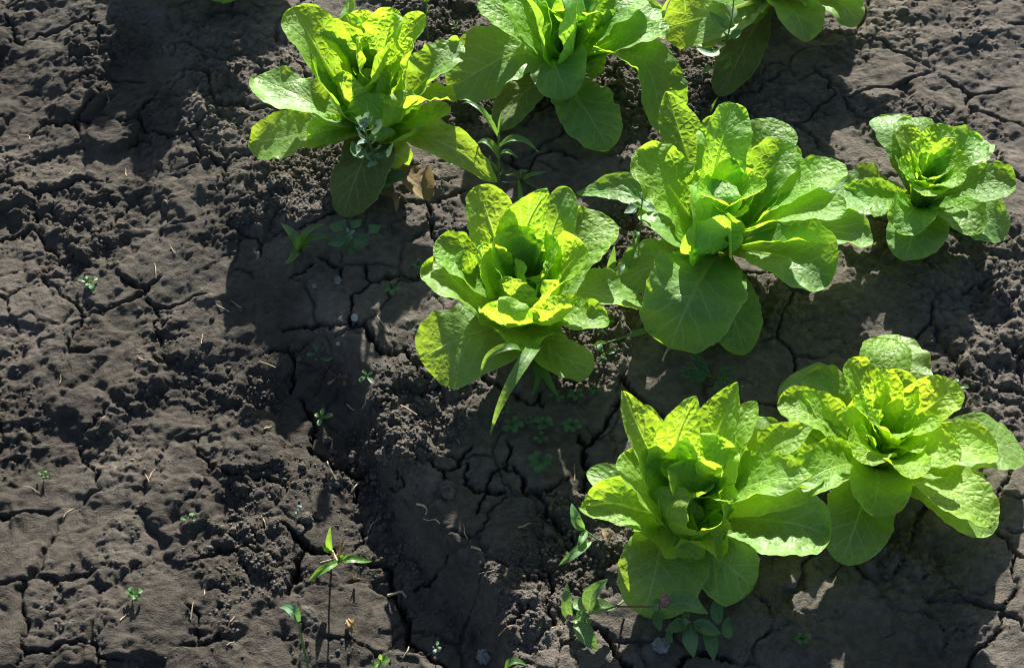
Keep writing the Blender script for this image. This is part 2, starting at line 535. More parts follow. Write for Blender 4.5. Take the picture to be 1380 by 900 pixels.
def leaf(parent, P, width, mat, axis=None, name='leaf', rib=True, ribw=1.0, tint=None, **kw):
    if axis is None: axis = (parent.location.x, parent.location.y)
    v, F, uv, uv2, Ct, N, L = leaf_geo(P, width, axis, **kw)
    o = mesh_obj(name, v, F, mat, parent, uv, uv2)
    if tint is None:
        k = 0.92 + 0.2 * _rnd[(_seed[0] * 7) % 4096, 0]
        tint = (k * (0.95 + 0.14 * _rnd[(_seed[0] * 7) % 4096, 1]), k, k)
    if name == 'leaf' and rib: tint = tuple(a * b for a, b in zip(tint, TMUL))
    o.color = (*tint, 1)
    if rib:
        n = len(Ct); m = int(n * 0.86)
        Q = Ct[:m] - N[:m] * 0.0012
        r0 = 0.0030 * ribw * min(1.5, width / 0.07); k = np.linspace(0, 1, m)
        rad = r0 * (1 - k) ** 1.1 + 0.00035
        T = np.gradient(Q, axis=0); T /= np.linalg.norm(T, axis=1)[:, None]
        B = np.cross(T, N[:m])
        th = np.linspace(0, 2 * math.pi, 8, endpoint=False)
        V = Q[:, None, :] + rad[:, None, None] * (1.2 * np.cos(th)[None, :, None] * B[:, None, :] + 0.6 * np.sin(th)[None, :, None] * N[:m][:, None, :])
        i = np.arange(m - 1)[:, None] * 8 + np.arange(8)[None, :]; j = np.arange(m - 1)[:, None] * 8 + (np.arange(8)[None, :] + 1) % 8
        mesh_obj('midrib', V.reshape(-1, 3), np.stack([i, j, j + 8, i + 8], -1).reshape(-1, 4), M['rib'], o)
    return o


# ---------------------------------------------------------------- the ground
CORE = 0.0021
xs_c = np.concatenate([np.arange(-0.92, -0.40, 0.0031), np.arange(-0.40, 0.40, CORE), np.arange(0.40, 0.92, 0.0031)]); ys_c = np.arange(-0.62, 0.7801, CORE)
def stretch(c):
    n = 46; g = CORE * 1.24 ** np.arange(1, n + 1); s = np.cumsum(g)
    return np.concatenate([c[0] - s[::-1], c, c[-1] + s])
gx = stretch(xs_c); gy = stretch(ys_c)
GX, GY = np.meshgrid(gx, gy)
inside = (np.abs(GX) < 1.3) & (GY > -1.0) & (GY < 1.2)


def pl_dist(X, Y, pts):
    """distance to a polyline and how far along it (0..1)"""
    best = np.full(X.shape, 9.0); along = np.zeros(X.shape)
    n = len(pts) - 1
    for k in range(n):
        a = pts[k]; b = pts[k + 1]; d = b - a; L2 = d @ d + 1e-12
        u = np.clip(((X - a[0]) * d[0] + (Y - a[1]) * d[1]) / L2, 0, 1)
        q = np.hypot(X - a[0] - u * d[0], Y - a[1] - u * d[1])
        c = q < best
        best = np.where(c, q, best); along = np.where(c, (k + u) / n, along)
    return best, along


CRACKS = [  # (width mm, pixels of the photograph)
    (6, [(380, 446), (415, 437), (430, 433), (455, 436), (475, 438), (490, 434), (497, 447), (508, 468), (514, 474), (530, 475), (547, 466)]),
    (5, [(547, 466), (556, 490), (566, 503), (576, 512)]),
    (5, [(472, 436), (472, 420), (473, 398), (500, 381), (520, 372), (540, 368), (558, 377), (577, 360)]),
    (4, [(545, 272), (585, 272), (605, 263), (625, 256)]),
    (3.5, [(578, 272), (578, 295), (585, 318), (590, 335)]),
    (3, [(385, 316), (415, 302), (432, 297), (452, 284)]),
    (8, [(838, 505), (846, 520), (862, 537), (885, 556), (905, 566)]),
    (7, [(838, 540), (822, 560), (812, 578), (792, 596), (785, 605), (790, 620), (798, 640)]),
    (3, [(838, 540), (826, 545)]), (4, [(788, 598), (778, 582)]),
    (3.5, [(684, 590), (689, 608), (682, 622), (677, 632), (690, 632), (702, 645), (708, 662)]),
    (6, [(690, 628), (704, 640), (708, 662), (728, 662), (735, 688), (752, 708), (768, 722), (775, 732)]),
    (4, [(728, 662), (748, 655), (765, 643)]), (5, [(787, 615), (791, 640), (785, 660)]),
    (7, [(786, 843), (812, 846), (824, 864), (830, 880), (848, 900)]),
    (6, [(915, 900), (925, 880), (950, 878), (985, 890)]),
    (7, [(415, 604), (440, 622), (462, 634), (484, 642)]), (5, [(484, 642), (478, 660), (482, 678)]),
    (9, [(380, 705), (398, 722), (414, 738), (436, 743), (448, 740)]), (5, [(474, 742), (488, 728), (486, 715)]),
    (9, [(414, 738), (402, 755), (398, 775), (388, 800)]),
    (6, [(484, 755), (504, 764), (524, 768), (526, 790), (540, 815), (549, 835), (549, 862), (575, 880), (600, 900)]),
    (5, [(390, 472), (398, 490), (395, 515), (392, 530)]), (4, [(405, 540), (416, 558), (424, 570), (421, 590), (415, 604)]),
    (5, [(560, 529), (590, 522), (602, 512), (620, 508), (640, 497)]), (4, [(516, 545), (526, 533)]),
    (4, [(640, 500), (660, 515), (690, 528), (716, 545), (728, 540)]), (3, [(728, 545), (730, 525)]),
    (3.5, [(580, 620), (597, 635), (615, 628), (625, 612), (635, 602)]), (3, [(597, 635), (600, 650)]),
    (3.5, [(628, 625), (627, 650), (640, 660), (655, 665), (660, 640), (678, 628)]), (3, [(640, 690), (655, 665), (680, 662)]),
    (3, [(690, 222), (712, 226), (727, 205), (745, 200), (780, 214)]), (3, [(712, 226), (716, 236)]), (3, [(690, 222), (690, 205)]),
    (5, [(600, 163), (620, 163), (640, 158)]), (3, [(602, 178), (604, 163)]),
    (3, [(430, 345), (455, 360), (462, 372)]), (3, [(495, 355), (492, 372), (500, 381)]), (3, [(390, 375), (410, 365), (420, 355)]),
    (4, [(536, 635), (548, 650), (540, 660), (528, 662)]), (3, [(560, 795), (590, 775), (605, 755)]),
    (4, [(740, 770), (745, 790), (738, 820), (745, 840)]), (3, [(740, 790), (728, 770)]), (3, [(690, 840), (705, 825), (715, 812)]),
    (4, [(585, 30), (595, 40), (612, 48), (625, 60)]), (4, [(800, 590), (788, 598)]),
]


def build_heights():
    X = GX; Y = GY
    base = relief(X, Y)
    d = (X - ROWP[0]) * PERP[0] + (Y - ROWP[1]) * PERP[1]
    # crumbly against crusted ground
    crumb = 0.38 + 0.75 * fbm(X * 5.5 + 31, Y * 5.5 - 12, 3)
    def blob(u, v, ru, amt, asp=1.0):
        c = px(u, v, 0); q = np.hypot(X - c[0], (Y - c[1]) / asp) / (ru * 0.001)
        return amt * np.exp(-q * q)
    for (u, v, ru, a) in [(590, 520, 85, 1.4), (570, 590, 50, 1.0), (470, 610, 45, .6), (780, 500, 60, 1.0), (860, 330, 70, 1.1), (590, 40, 70, 1.0),
                          (925, 100, 60, 1.0), (410, 240, 60, .8), (740, 830, 80, 1.0), (790, 740, 60, .8), (500, 690, 40, .3), (560, 840, 50, .3)]:
        crumb = crumb + blob(u, v, ru, a)
    for (u, v, ru, a) in [(470, 390, 110, 1.1), (680, 600, 100, .9), (890, 520, 60, .8), (860, 860, 90, .8), (740, 240, 90, .9), (430, 520, 50, .8),
                          (640, 690, 70, .6), (450, 800, 60, .6), (420, 690, 50, .5), (620, 780, 60, .5)]:
        crumb = crumb - blob(u, v, ru, a)
    crumb = np.clip(crumb, 0, 1); crumb = crumb * crumb * (3 - 2 * crumb)
    wx0 = X + 0.004 * gnoise(X * 80, Y * 80 + 60); wy0 = Y + 0.004 * gnoise(X * 80 - 33, Y * 80)
    clodw = sstep(0.24, 0.34, d) * 0.7
    h = 0.0040 * fbm(X * 17, Y * 17 + 4, 3) + 0.0010 * fbm(X * 70, Y * 70, 3) + 0.0026 * (0.6 - np.abs(gnoise(wx0 * 38, wy0 * 38 + 3)) - 0.5 * np.abs(gnoise(wx0 * 92 + 7, wy0 * 92))) * sstep(-0.4, 0.5, fbm(X * 8 - 3, Y * 8 + 61, 2) + clodw)
    # lumps of three sizes
    wx = X + 0.006 * gnoise(X * 60, Y * 60); wy = Y + 0.006 * gnoise(X * 60 + 40, Y * 60 - 9)
    for cell, amp, keep in ((0.042, 0.011, 0.45), (0.021, 0.0085, 0.25), (0.0105, 0.0055, 0.1), (0.0062, 0.0028, 0.1)):
        f1, f2, rid = worley(wx / cell + 3.3, wy / cell - 8.1)
        dome = np.sqrt(np.clip(1 - (f1 / 0.62) ** 2, 0, 1)) * np.where(rid > keep, 0.35 + 0.65 * rid, 0.0)
        block = sstep(0.02, 0.20, f2 - f1) * np.where(rid > keep, 0.25 + 0.75 * rid, 0.0) * (1 + 0.35 * gnoise(X / cell * 1.7, Y / cell * 1.7 + 5))
        dome = 0.45 * dome + 0.55 * block
        h = h + crumb * amp * dome
    h = h - crumb * 0.009 + crumb * 0.0016 * gnoise(X * 260, Y * 260) + 0.0005 * gnoise(X * 230 + 8, Y * 230)
    # broad clods in the furrow and beyond
    clodm = sstep(0.27, 0.36, d) * 0.8
    f1, f2, rid = worley(wx / 0.085 + 1.3, wy / 0.085 + 4.4)
    h = h + clodm * (0.022 * (rid - 0.45) * sstep(0.0, 0.25, f2 - f1) )
    # shrinkage cracks
    cx = X + 0.010 * gnoise(X * 28, Y * 28) + 0.004 * gnoise(X * 95, Y * 95); cy = Y + 0.010 * gnoise(X * 28 + 9, Y * 28 + 5) + 0.004 * gnoise(X * 95 + 7, Y * 95)
    depth = np.zeros(X.shape)
    f1, f2, rid = worley(cx / 0.105 + 0.4, cy / 0.105 + 2.2)
    rough_m = sstep(-0.05, 0.35, fbm(X * 6 + 70, Y * 6, 2) + 0.15 - 0.0 * crumb)
    frame = (X > px(395, 450)[0]) & (X < px(985, 450)[0])
    wv = (f2 - f1) * 0.105 * 0.5
    depth = np.maximum(depth, 0.012 * rough_m * np.where(frame, 0.45, 1.0) * sstep(0.0022 + 0.0016 * rid, 0.0004, wv))
    f1, f2, rid = worley(cx / 0.047 + 7.4, cy / 0.047 + 5.2)
    fine_m = sstep(0.05, 0.5, fbm(X * 9 - 20, Y * 9 + 33, 2))
    depth = np.maximum(depth, 0.004 * fine_m * sstep(0.0022, 0.0002, (f2 - f1) * 0.047 * 0.5))
    wob_x = X + 0.0045 * gnoise(X * 75 + 2, Y * 75) + 0.0022 * gnoise(X * 210, Y * 210); wob_y = Y + 0.0045 * gnoise(X * 75 - 20, Y * 75 + 11) + 0.0022 * gnoise(X * 210 + 3, Y * 210)
    lip = np.zeros(X.shape)
    for wmm, pts in CRACKS:
        W3 = np.array([px(u, v, float(relief(px(u, v)[0], px(u, v)[1])))[:2] for (u, v) in pts])
        lo = W3.min(0) - 0.04; hi = W3.max(0) + 0.04
        i0, i1 = np.searchsorted(gy, [lo[1], hi[1]]); j0, j1 = np.searchsorted(gx, [lo[0], hi[0]])
        sl_ = (slice(i0, i1), slice(j0, j1))
        q, al = pl_dist(wob_x[sl_], wob_y[sl_], W3)
        wd = wmm * 0.00055 * (0.75 + 0.5 * gnoise(al * 9, al * 0 + wmm)) * (0.45 + 0.55 * np.sin(math.pi * np.clip(al, 0.08, 0.92)))
        depth[sl_] = np.maximum(depth[sl_], (0.010 + 0.0022 * wmm) * sstep(wd + 0.0013, wd * 0.25, q))
        lip[sl_] = np.maximum(lip[sl_], np.exp(-(q / (0.002 + wmm * 0.0012)) ** 2))
    h = h - lip * 0.0022 - depth
    fade = sstep(1.6, 0.9, np.abs(X)) * sstep(1.5, 0.9, np.abs(Y - 0.1))
    Z = base + h * (0.15 + 0.85 * fade)
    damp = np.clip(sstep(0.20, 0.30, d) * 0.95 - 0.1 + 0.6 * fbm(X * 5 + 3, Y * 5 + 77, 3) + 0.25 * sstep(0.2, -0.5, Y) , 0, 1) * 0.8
    return Z, damp, crumb


GZ, DAMP, CRUMB = build_heights()


def gsample(A, x, y):
    i = np.clip(np.searchsorted(gy, y) - 1, 0, len(gy) - 2); j = np.clip(np.searchsorted(gx, x) - 1, 0, len(gx) - 2)
    fy = (y - gy[i]) / (gy[i + 1] - gy[i]); fx = (x - gx[j]) / (gx[j + 1] - gx[j])
    return (A[i, j] * (1 - fx) + A[i, j + 1] * fx) * (1 - fy) + (A[i + 1, j] * (1 - fx) + A[i + 1, j + 1] * fx) * fy


def height(x, y): return float(gsample(GZ, np.array(float(x)), np.array(float(y))))


def pxg(u, v, lift=0.0):
    """the point of the ground that the photograph shows at pixel u, v"""
    z = 0.0
    for _ in range(8):
        p = px(u, v, z + lift); z = float(relief(p[0], p[1]))
    return np.array([p[0], p[1], z + lift])


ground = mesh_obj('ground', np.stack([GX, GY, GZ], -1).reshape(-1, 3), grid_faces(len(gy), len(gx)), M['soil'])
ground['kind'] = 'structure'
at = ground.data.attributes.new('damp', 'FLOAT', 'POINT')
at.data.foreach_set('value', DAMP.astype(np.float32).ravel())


# ---------------------------------------------------------------- lettuces
PUCK = dict(heart=0.0022, mid=0.0018, outer=0.0014, old=0.0015, dead=0.003)


TMUL = [1.0, 1.0, 1.0]


def lettuce(label, u, v, leaves, fill=(), seed=0, zkk=1.03, loc=None, hue=(1, 1, 1)):
    TMUL[:] = hue
    """leaves: dicts with pts (pixel u, v, height cm), w (width mm), m (material key) and leaf_geo options"""
    if loc is None:
        b = pxg(u, v)
    else:
        b = np.array([loc[0], loc[1], float(relief(loc[0], loc[1]))])
    root = thing('lettuce', label, 'lettuce', b - np.array([0, 0, 0.008]), 'lettuces growing in the cracked bed')
    tube('stem', [b + np.array([0, 0, -0.012]), b + np.array([0.001, 0, 0.01]), b + np.array([0, 0.001, 0.032])], 0.017, 0.012, M['rib'], root, 12)
    for L in leaves:
        L = dict(L); pts = L.pop('pts'); w = L.pop('w') * 0.001; m = L.pop('m')
        # tall leaves at the back of the head
        k = L.pop('zk', zkk if m in ('heart', 'mid') and pts[-1][1] + 5.7 * pts[-1][2] < v + 6 else 1.05)
        pts = [(a, q, z if z < 4 else 4 + (z - 4) * k) for (a, q, z) in pts]
        P = pts_to_world(pts, b[2])
        # start at the stem
        s = b + np.array([0, 0, 0.012]); dirn = P[0] - s; dirn[2] = 0
        st = s + dirn / (np.linalg.norm(dirn) + 1e-9) * 0.008
        st[2] = b[2] + min(0.03, max(0.008, pts[0][2] * 0.006))
        P[0] = st
        if m in ('heart', 'mid'):
            L.setdefault('prof', prof_heart); w *= 1.34 if m == 'heart' else 1.12
        L.setdefault('puck', PUCK[m]); L['ruf'] = L.get('ruf', .15) * (1.5 if m != 'old' else 1.0)
        if m == 'heart': L['ruf'] *= 1.05; L.setdefault('wave', 6.5); L.setdefault('tooth', 0.09)
        lo = leaf(root, P, w, M[m], (b[0], b[1]), **L)
        if m == 'old': lo['label'] = 'dull yellowing old leaf with brown flecks'
    r = np.random.default_rng(seed)
    for (az0, az1, n, el, ln, w, m, kw) in fill:
        for k in range(n):
            az = math.radians(az0 + (az1 - az0) * ((k + 0.5) / n) + r.uniform(-9, 9))
            e = math.radians(el + r.uniform(-8, 8)); l = ln * 0.001 * r.uniform(0.85, 1.12)
            dv = np.array([math.cos(az), math.sin(az), 0])
            up = np.array([0, 0, 1.0])
            p0 = b + dv * 0.010 + up * 0.015
            e1 = e + math.radians(12); e2 = e - math.radians(24 + r.uniform(0, 12))
            p1 = p0 + (dv * math.cos(e1) + up * math.sin(e1)) * l * 0.45
            p2 = p1 + (dv * math.cos(e) + up * math.sin(e)) * l * 0.3
            p3 = p2 + (dv * math.cos(e2) + up * math.sin(e2)) * l * 0.28
            for p in (p1, p2, p3):
                p[2] = max(p[2], float(relief(p[0], p[1])) + 0.012)
            o = dict(prof=prof_heart if m != 'outer' else prof_lettuce, cup=r.uniform(0.5, 0.9), ruf=r.uniform(0.12, 0.28), roll=r.uniform(-10, 10)); o.update(puck=PUCK[m], nt=46, ns=27); o.update(kw)
            leaf(root, np.array([p0, p1, p2, p3]), w * 0.00115 * r.uniform(0.88, 1.12), M[m], (b[0], b[1]), **o)
    return root


def LF(m, w, *pts, **kw):
    d = dict(m=m, w=w, pts=list(pts)); d.update(kw); return d


# the whole head in the middle
C_leaves = [
    LF('outer', 112, (700, 430, 1.5), (655, 444, 5.5), (610, 460, 5.0), (566, 484, 1.0), cup=0.25, ruf=0.10, roll=8),
    LF('outer', 62, (722, 437, 1.5), (745, 472, 3.0), (775, 488, 3.0), (801, 494, 2.0), cup=0.7, ruf=0.08, roll=-6),
    LF('mid', 84, (712, 432, 2), (707, 447, 6.5), (700, 458, 9), (692, 468, 9.5), zk=1.0, cup=0.6, ruf=0.14),
    LF('outer', 80, (725, 418, 2), (780, 396, 6), (830, 400, 6), (874, 412, 3.0), prof=prof_point, cup=0.55, ruf=0.15, roll=12),
    LF('mid', 62, (720, 427, 3), (755, 428, 7), (790, 430, 9), (818, 424, 9), cup=0.8, ruf=0.16, roll=6),
    LF('mid', 74, (702, 415, 3), (660, 385, 7), (620, 350, 11), (585, 330, 13), zk=1.0, cup=0.75, ruf=0.12),
    LF('mid', 84, (697, 427, 3), (655, 415, 7), (615, 380, 11), (584, 352, 11), zk=1.0, cup=0.5, ruf=0.15, roll=-6),
    LF('mid', 72, (702, 400, 3), (680, 365, 8), (662, 305, 14), (644, 250, 17.5), cup=0.6, ruf=0.10),
    LF('mid', 66, (709, 398, 3), (700, 350, 9), (712, 300, 14), (737, 255, 18.5), prof=prof_point, cup=0.55, ruf=0.12, roll=8),
    LF('outer', 56, (716, 398, 3), (735, 340, 8), (752, 290, 12), (764, 252, 13.5), cup=0.6, ruf=0.1),
    LF('mid', 84, (725, 405, 3), (755, 362, 7), (788, 322, 9.5), (821, 293, 10), zk=1.0, cup=0.6, ruf=0.16),
    LF('heart', 66, (723, 415, 3), (745, 385, 8), (768, 355, 12), (792, 334, 14), cup=0.75, ruf=0.16),
    LF('heart', 52, (698, 415, 3), (668, 395, 8), (655, 360, 12), (646, 332, 15), cup=1.1, ruf=0.12, roll=35),
    LF('heart', 56, (702, 408, 3), (690, 380, 8), (678, 345, 12), (668, 316, 14.5), cup=0.8, ruf=0.18),
    LF('heart', 54, (709, 405, 3), (706, 375, 8), (700, 338, 11.5), (699, 304, 14), zk=1.0, cup=0.8, ruf=0.22),
    LF('heart', 54, (716, 408, 3), (722, 375, 8), (728, 342, 10.5), (729, 309, 13), zk=1.0, cup=0.8, ruf=0.22),
    LF('heart', 66, (704, 430, 3), (688, 440, 8.5), (676, 427, 12.5), (671, 404, 14.5), zk=1.0, cup=0.9, ruf=0.22, roll=-14),
    LF('heart', 58, (719, 432, 3), (738, 438, 8.5), (745, 424, 12), (744, 399, 14), zk=1.0, cup=0.9, ruf=0.20, roll=10),
    LF('heart', 54, (708, 424, 4), (696, 420, 8), (690, 398, 11), (689, 374, 13), cup=0.9, ruf=0.25),
    LF('heart', 46, (718, 420, 4), (738, 405, 8), (750, 388, 11), (756, 374, 12.5), cup=0.95, ruf=0.25),
    LF('heart', 40, (708, 412, 4), (702, 395, 8), (696, 370, 11), (694, 348, 12.5), cup=1.0, ruf=0.25),
    LF('heart', 42, (715, 413, 4), (724, 395, 8), (733, 375, 10), (738, 354, 12), cup=1.0, ruf=0.25),
    LF('heart', 34, (711, 418, 4), (712, 405, 7), (712, 388, 9), (710, 374, 10), cup=1.1, ruf=0.25),
    LF('heart', 30, (714, 420, 4), (722, 410, 7), (726, 395, 8.5), (724, 384, 9.5), cup=1.1, ruf=0.25),
]
lettuce('whole bright lettuce in the middle with a grass blade arching below it', 712, 425, C_leaves, seed=1, fill=[(20, 170, 3, 70, 140, 56, 'heart', dict(cup=0.9)), (10, 370, 4, 78, 100, 44, 'heart', dict(cup=1.0))])

A_leaves = [
    LF('outer', 90, (495, 175, 2), (450, 170, 6), (395, 182, 5), (338, 194, 1.5), cup=0.3, ruf=0.2),
    LF('mid', 52, (500, 172, 2), (465, 172, 6), (440, 176, 7), (414, 186, 6), cup=0.7, ruf=0.2, roll=10),
    LF('outer', 84, (496, 170, 3), (448, 150, 7), (398, 126, 9), (345, 104, 8), cup=0.6, ruf=0.25),
    LF('mid', 92, (495, 160, 3), (458, 115, 9), (424, 60, 14), (396, 10, 16.5), cup=1.05, ruf=0.12, roll=10),
    LF('mid', 74, (498, 164, 3), (465, 150, 7), (440, 115, 11), (420, 76, 13), cup=0.8, ruf=0.2),
    LF('outer', 46, (497, 160, 3), (470, 125, 8), (448, 95, 11), (432, 62, 13), cup=0.9, ruf=0.1),
    LF('outer', 52, (505, 155, 3), (490, 90, 9), (478, 40, 12), (472, -8, 12.5), cup=0.9, ruf=0.2, roll=55),
    LF('outer', 46, (508, 155, 3), (502, 100, 6), (500, 60, 7), (502, 16, 6), cup=0.3, ruf=0.1),
    LF('heart', 72, (509, 152, 3), (512, 100, 10), (520, 55, 14), (530, 18, 16.5), cup=0.6, ruf=0.2),
    LF('heart', 58, (502, 155, 3), (490, 110, 9), (482, 78, 13), (480, 50, 15), cup=0.7, ruf=0.22),
    LF('heart', 62, (508, 152, 3), (512, 115, 9), (520, 80, 13), (527, 50, 15), cup=0.7, ruf=0.22),
    LF('heart', 58, (515, 155, 3), (535, 115, 9), (548, 80, 13), (556, 52, 15), cup=0.9, ruf=0.25, roll=-20),
    LF('outer', 74, (520, 158, 3), (555, 125, 8), (590, 90, 11), (619, 55, 12), cup=0.8, ruf=0.3, wave=7),
    LF('heart', 66, (520, 165, 3), (555, 145, 8), (585, 128, 10), (616, 136, 9.5), prof=prof_point, cup=0.7, ruf=0.2, roll=8),
    LF('mid', 50, (522, 168, 3), (550, 165, 7), (580, 158, 8.5), (606, 143, 9.0), cup=0.7, ruf=0.15),
    LF('heart', 70, (505, 168, 3), (500, 172, 8), (497, 152, 11), (492, 126, 12.5), cup=0.9, ruf=0.22),
    LF('heart', 52, (514, 168, 3), (535, 165, 8), (547, 145, 10.5), (555, 122, 11.5), cup=0.9, ruf=0.2),
    LF('heart', 50, (503, 163, 4), (475, 150, 8), (462, 120, 11.5), (462, 96, 13), cup=0.9, ruf=0.22),
    LF('mid', 46, (513, 172, 2.5), (530, 188, 6), (552, 184, 8), (574, 170, 8.5), prof=prof_point, cup=0.7, ruf=0.12),
    LF('mid', 46, (508, 172, 2.5), (512, 188, 6), (520, 184, 8), (524, 172, 9), cup=0.8, ruf=0.12),
    LF('outer', 66, (522, 176, 2), (565, 182, 6.5), (620, 205, 6), (668, 246, 1.5), prof=prof_point, cup=0.75, ruf=0.18, roll=-10),
    LF('old', 84, (503, 180, 1.5), (490, 212, 5), (475, 250, 4.0), (462, 292, 1.0), cup=0.25, ruf=0.22, roll=-6),
    LF('outer', 50, (513, 180, 2), (525, 198, 4), (538, 212, 3.5), (548, 226, 1.5), cup=0.4, ruf=0.1),
    LF('heart', 40, (505, 160, 4), (498, 135, 9), (495, 112, 11.5), (494, 92, 12.5), cup=1.0, ruf=0.22),
    LF('heart', 42, (509, 160, 4), (518, 135, 9), (526, 108, 11.5), (527, 88, 12.5), cup=1.0, ruf=0.22),
    LF('heart', 32, (507, 163, 4), (508, 145, 7), (508, 130, 9), (507, 116, 10), cup=1.1, ruf=0.2),
]
lettuce('lettuce with an open pale heart behind the grey-green goosefoot weed', 507, 165, A_leaves, seed=2, zkk=1.2, fill=[(20, 170, 5, 66, 165, 56, 'heart', dict(cup=0.85)), (10, 370, 7, 78, 120, 40, 'heart', dict(cup=1.0))])

B_leaves = [
    LF('outer', 122, (748, 95, 2), (705, 72, 6), (660, 88, 5), (604, 122, 1.5), cup=0.35, ruf=0.18, roll=10),
    LF('outer', 96, (758, 100, 2), (745, 80, 7), (752, 98, 8.5), (766, 134, 6.5), cup=0.65, ruf=0.25),
    LF('outer', 96, (764, 102, 1.5), (775, 125, 3), (795, 158, 3.2), (822, 202, 1.0), cup=0.35, ruf=0.15),
    LF('mid', 84, (772, 86, 3), (815, 60, 8), (860, 42, 10), (900, 32, 8.5), prof=prof_point, cup=0.7, ruf=0.22),
    LF('outer', 70, (772, 86, 3), (820, 45, 6), (855, 25, 7), (893, 12, 6), cup=0.5, ruf=0.15),
    LF('mid', 94, (773, 94, 2), (830, 70, 7.5), (875, 95, 7), (893, 182, 1.5), cup=0.85, ruf=0.22, roll=10),
    LF('mid', 92, (752, 90, 3), (728, 55, 8), (708, 20, 11.5), (690, -10, 13), cup=0.6, ruf=0.18),
    LF('mid', 80, (760, 88, 3), (752, 50, 8), (748, 20, 12), (746, -8, 14), cup=0.75, ruf=0.18),
    LF('mid', 64, (764, 88, 3), (772, 50, 8), (780, 15, 12), (786, -22, 14), cup=0.7, ruf=0.2),
    LF('mid', 74, (768, 86, 3), (800, 40, 8), (830, 8, 11), (862, -14, 11), cup=0.7, ruf=0.25),
    LF('mid', 66, (752, 86, 3), (710, 45, 7), (678, 22, 9.5), (644, 4, 10.5), cup=0.6, ruf=0.2),
    LF('old', 62, (745, 102, 1.5), (715, 118, 3), (692, 142, 2.0), (672, 176, 1.0), tint=(1.5, 1.4, 1.2), cup=0.25, ruf=0.1),
    LF('mid', 74, (765, 99, 3), (770, 72, 9), (774, 26, 15), (781, -16, 17), zk=1.0, cup=0.75, ruf=0.18),
    LF('mid', 80, (754, 98, 3), (738, 66, 9), (726, 22, 14), (719, -18, 15.5), zk=1.0, cup=0.8, ruf=0.2),
    LF('mid', 44, (768, 94, 2.5), (785, 84, 6), (798, 84, 7), (810, 100, 5), cup=0.6, ruf=0.2),
]
lettuce('large lettuce cut by the top edge with wide dark outer leaves', 762, 95, B_leaves, seed=3, hue=(0.9, 0.97, 1.1), fill=[
    (40, 150, 3, 62, 180, 66, 'heart', {}), (0, 360, 5, 76, 140, 50, 'heart', dict(cup=0.9)), (40, 150, 4, 30, 190, 80, 'outer', {})])

E_leaves = [
    LF('heart', 78, (955, 330, 3), (930, 292, 8), (897, 245, 12), (859, 202, 14.5), puck=0.0016, cup=0.5, ruf=0.14, roll=4),
    LF('mid', 74, (960, 325, 3), (940, 255, 8), (918, 185, 12), (898, 124, 15), zk=1.0, prof=prof_point, cup=0.85, ruf=0.14, roll=14),
    LF('outer', 56, (950, 335, 2), (895, 288, 6), (840, 258, 7), (776, 259, 3.5), prof=prof_point, cup=0.7, ruf=0.15, roll=8),
    LF('outer', 78, (952, 338, 2), (920, 312, 6), (895, 290, 7.5), (876, 268, 7), cup=0.4, ruf=0.1),
    LF('outer', 132, (960, 350, 1.5), (946, 372, 6), (925, 415, 7), (902, 470, 2.0), cup=0.45, ruf=0.2, roll=4, puck=0.002),
    LF('outer', 74, (950, 345, 1.5), (910, 350, 4), (870, 362, 3.5), (828, 384, 1), cup=0.2, ruf=0.1),
    LF('mid', 76, (964, 345, 3), (957, 320, 9), (960, 278, 13), (972, 243, 13.2), zk=1.0, cup=0.7, ruf=0.18),
    LF('mid', 76, (968, 348, 2.5), (960, 340, 8), (972, 320, 11), (1002, 314, 11), zk=1.0, cup=0.7, ruf=0.2),
    LF('mid', 66, (966, 325, 3), (962, 255, 10), (972, 195, 15), (992, 140, 17), cup=1.0, ruf=0.25, roll=-14),
    LF('outer', 80, (968, 352, 1.5), (978, 385, 4.5), (990, 430, 3.5), (1004, 478, 1), cup=0.25, ruf=0.12),
]
lettuce('lettuce beside the leggy goosefoot, its broad front leaf half lit', 968, 338, E_leaves, seed=4, hue=(0.95, 1.0, 1.1), fill=[
    (-50, 100, 5, 48, 190, 76, 'mid', {}), (-60, 60, 4, 16, 190, 88, 'outer', {}), (0, 360, 6, 74, 140, 50, 'heart', dict(cup=0.9))])

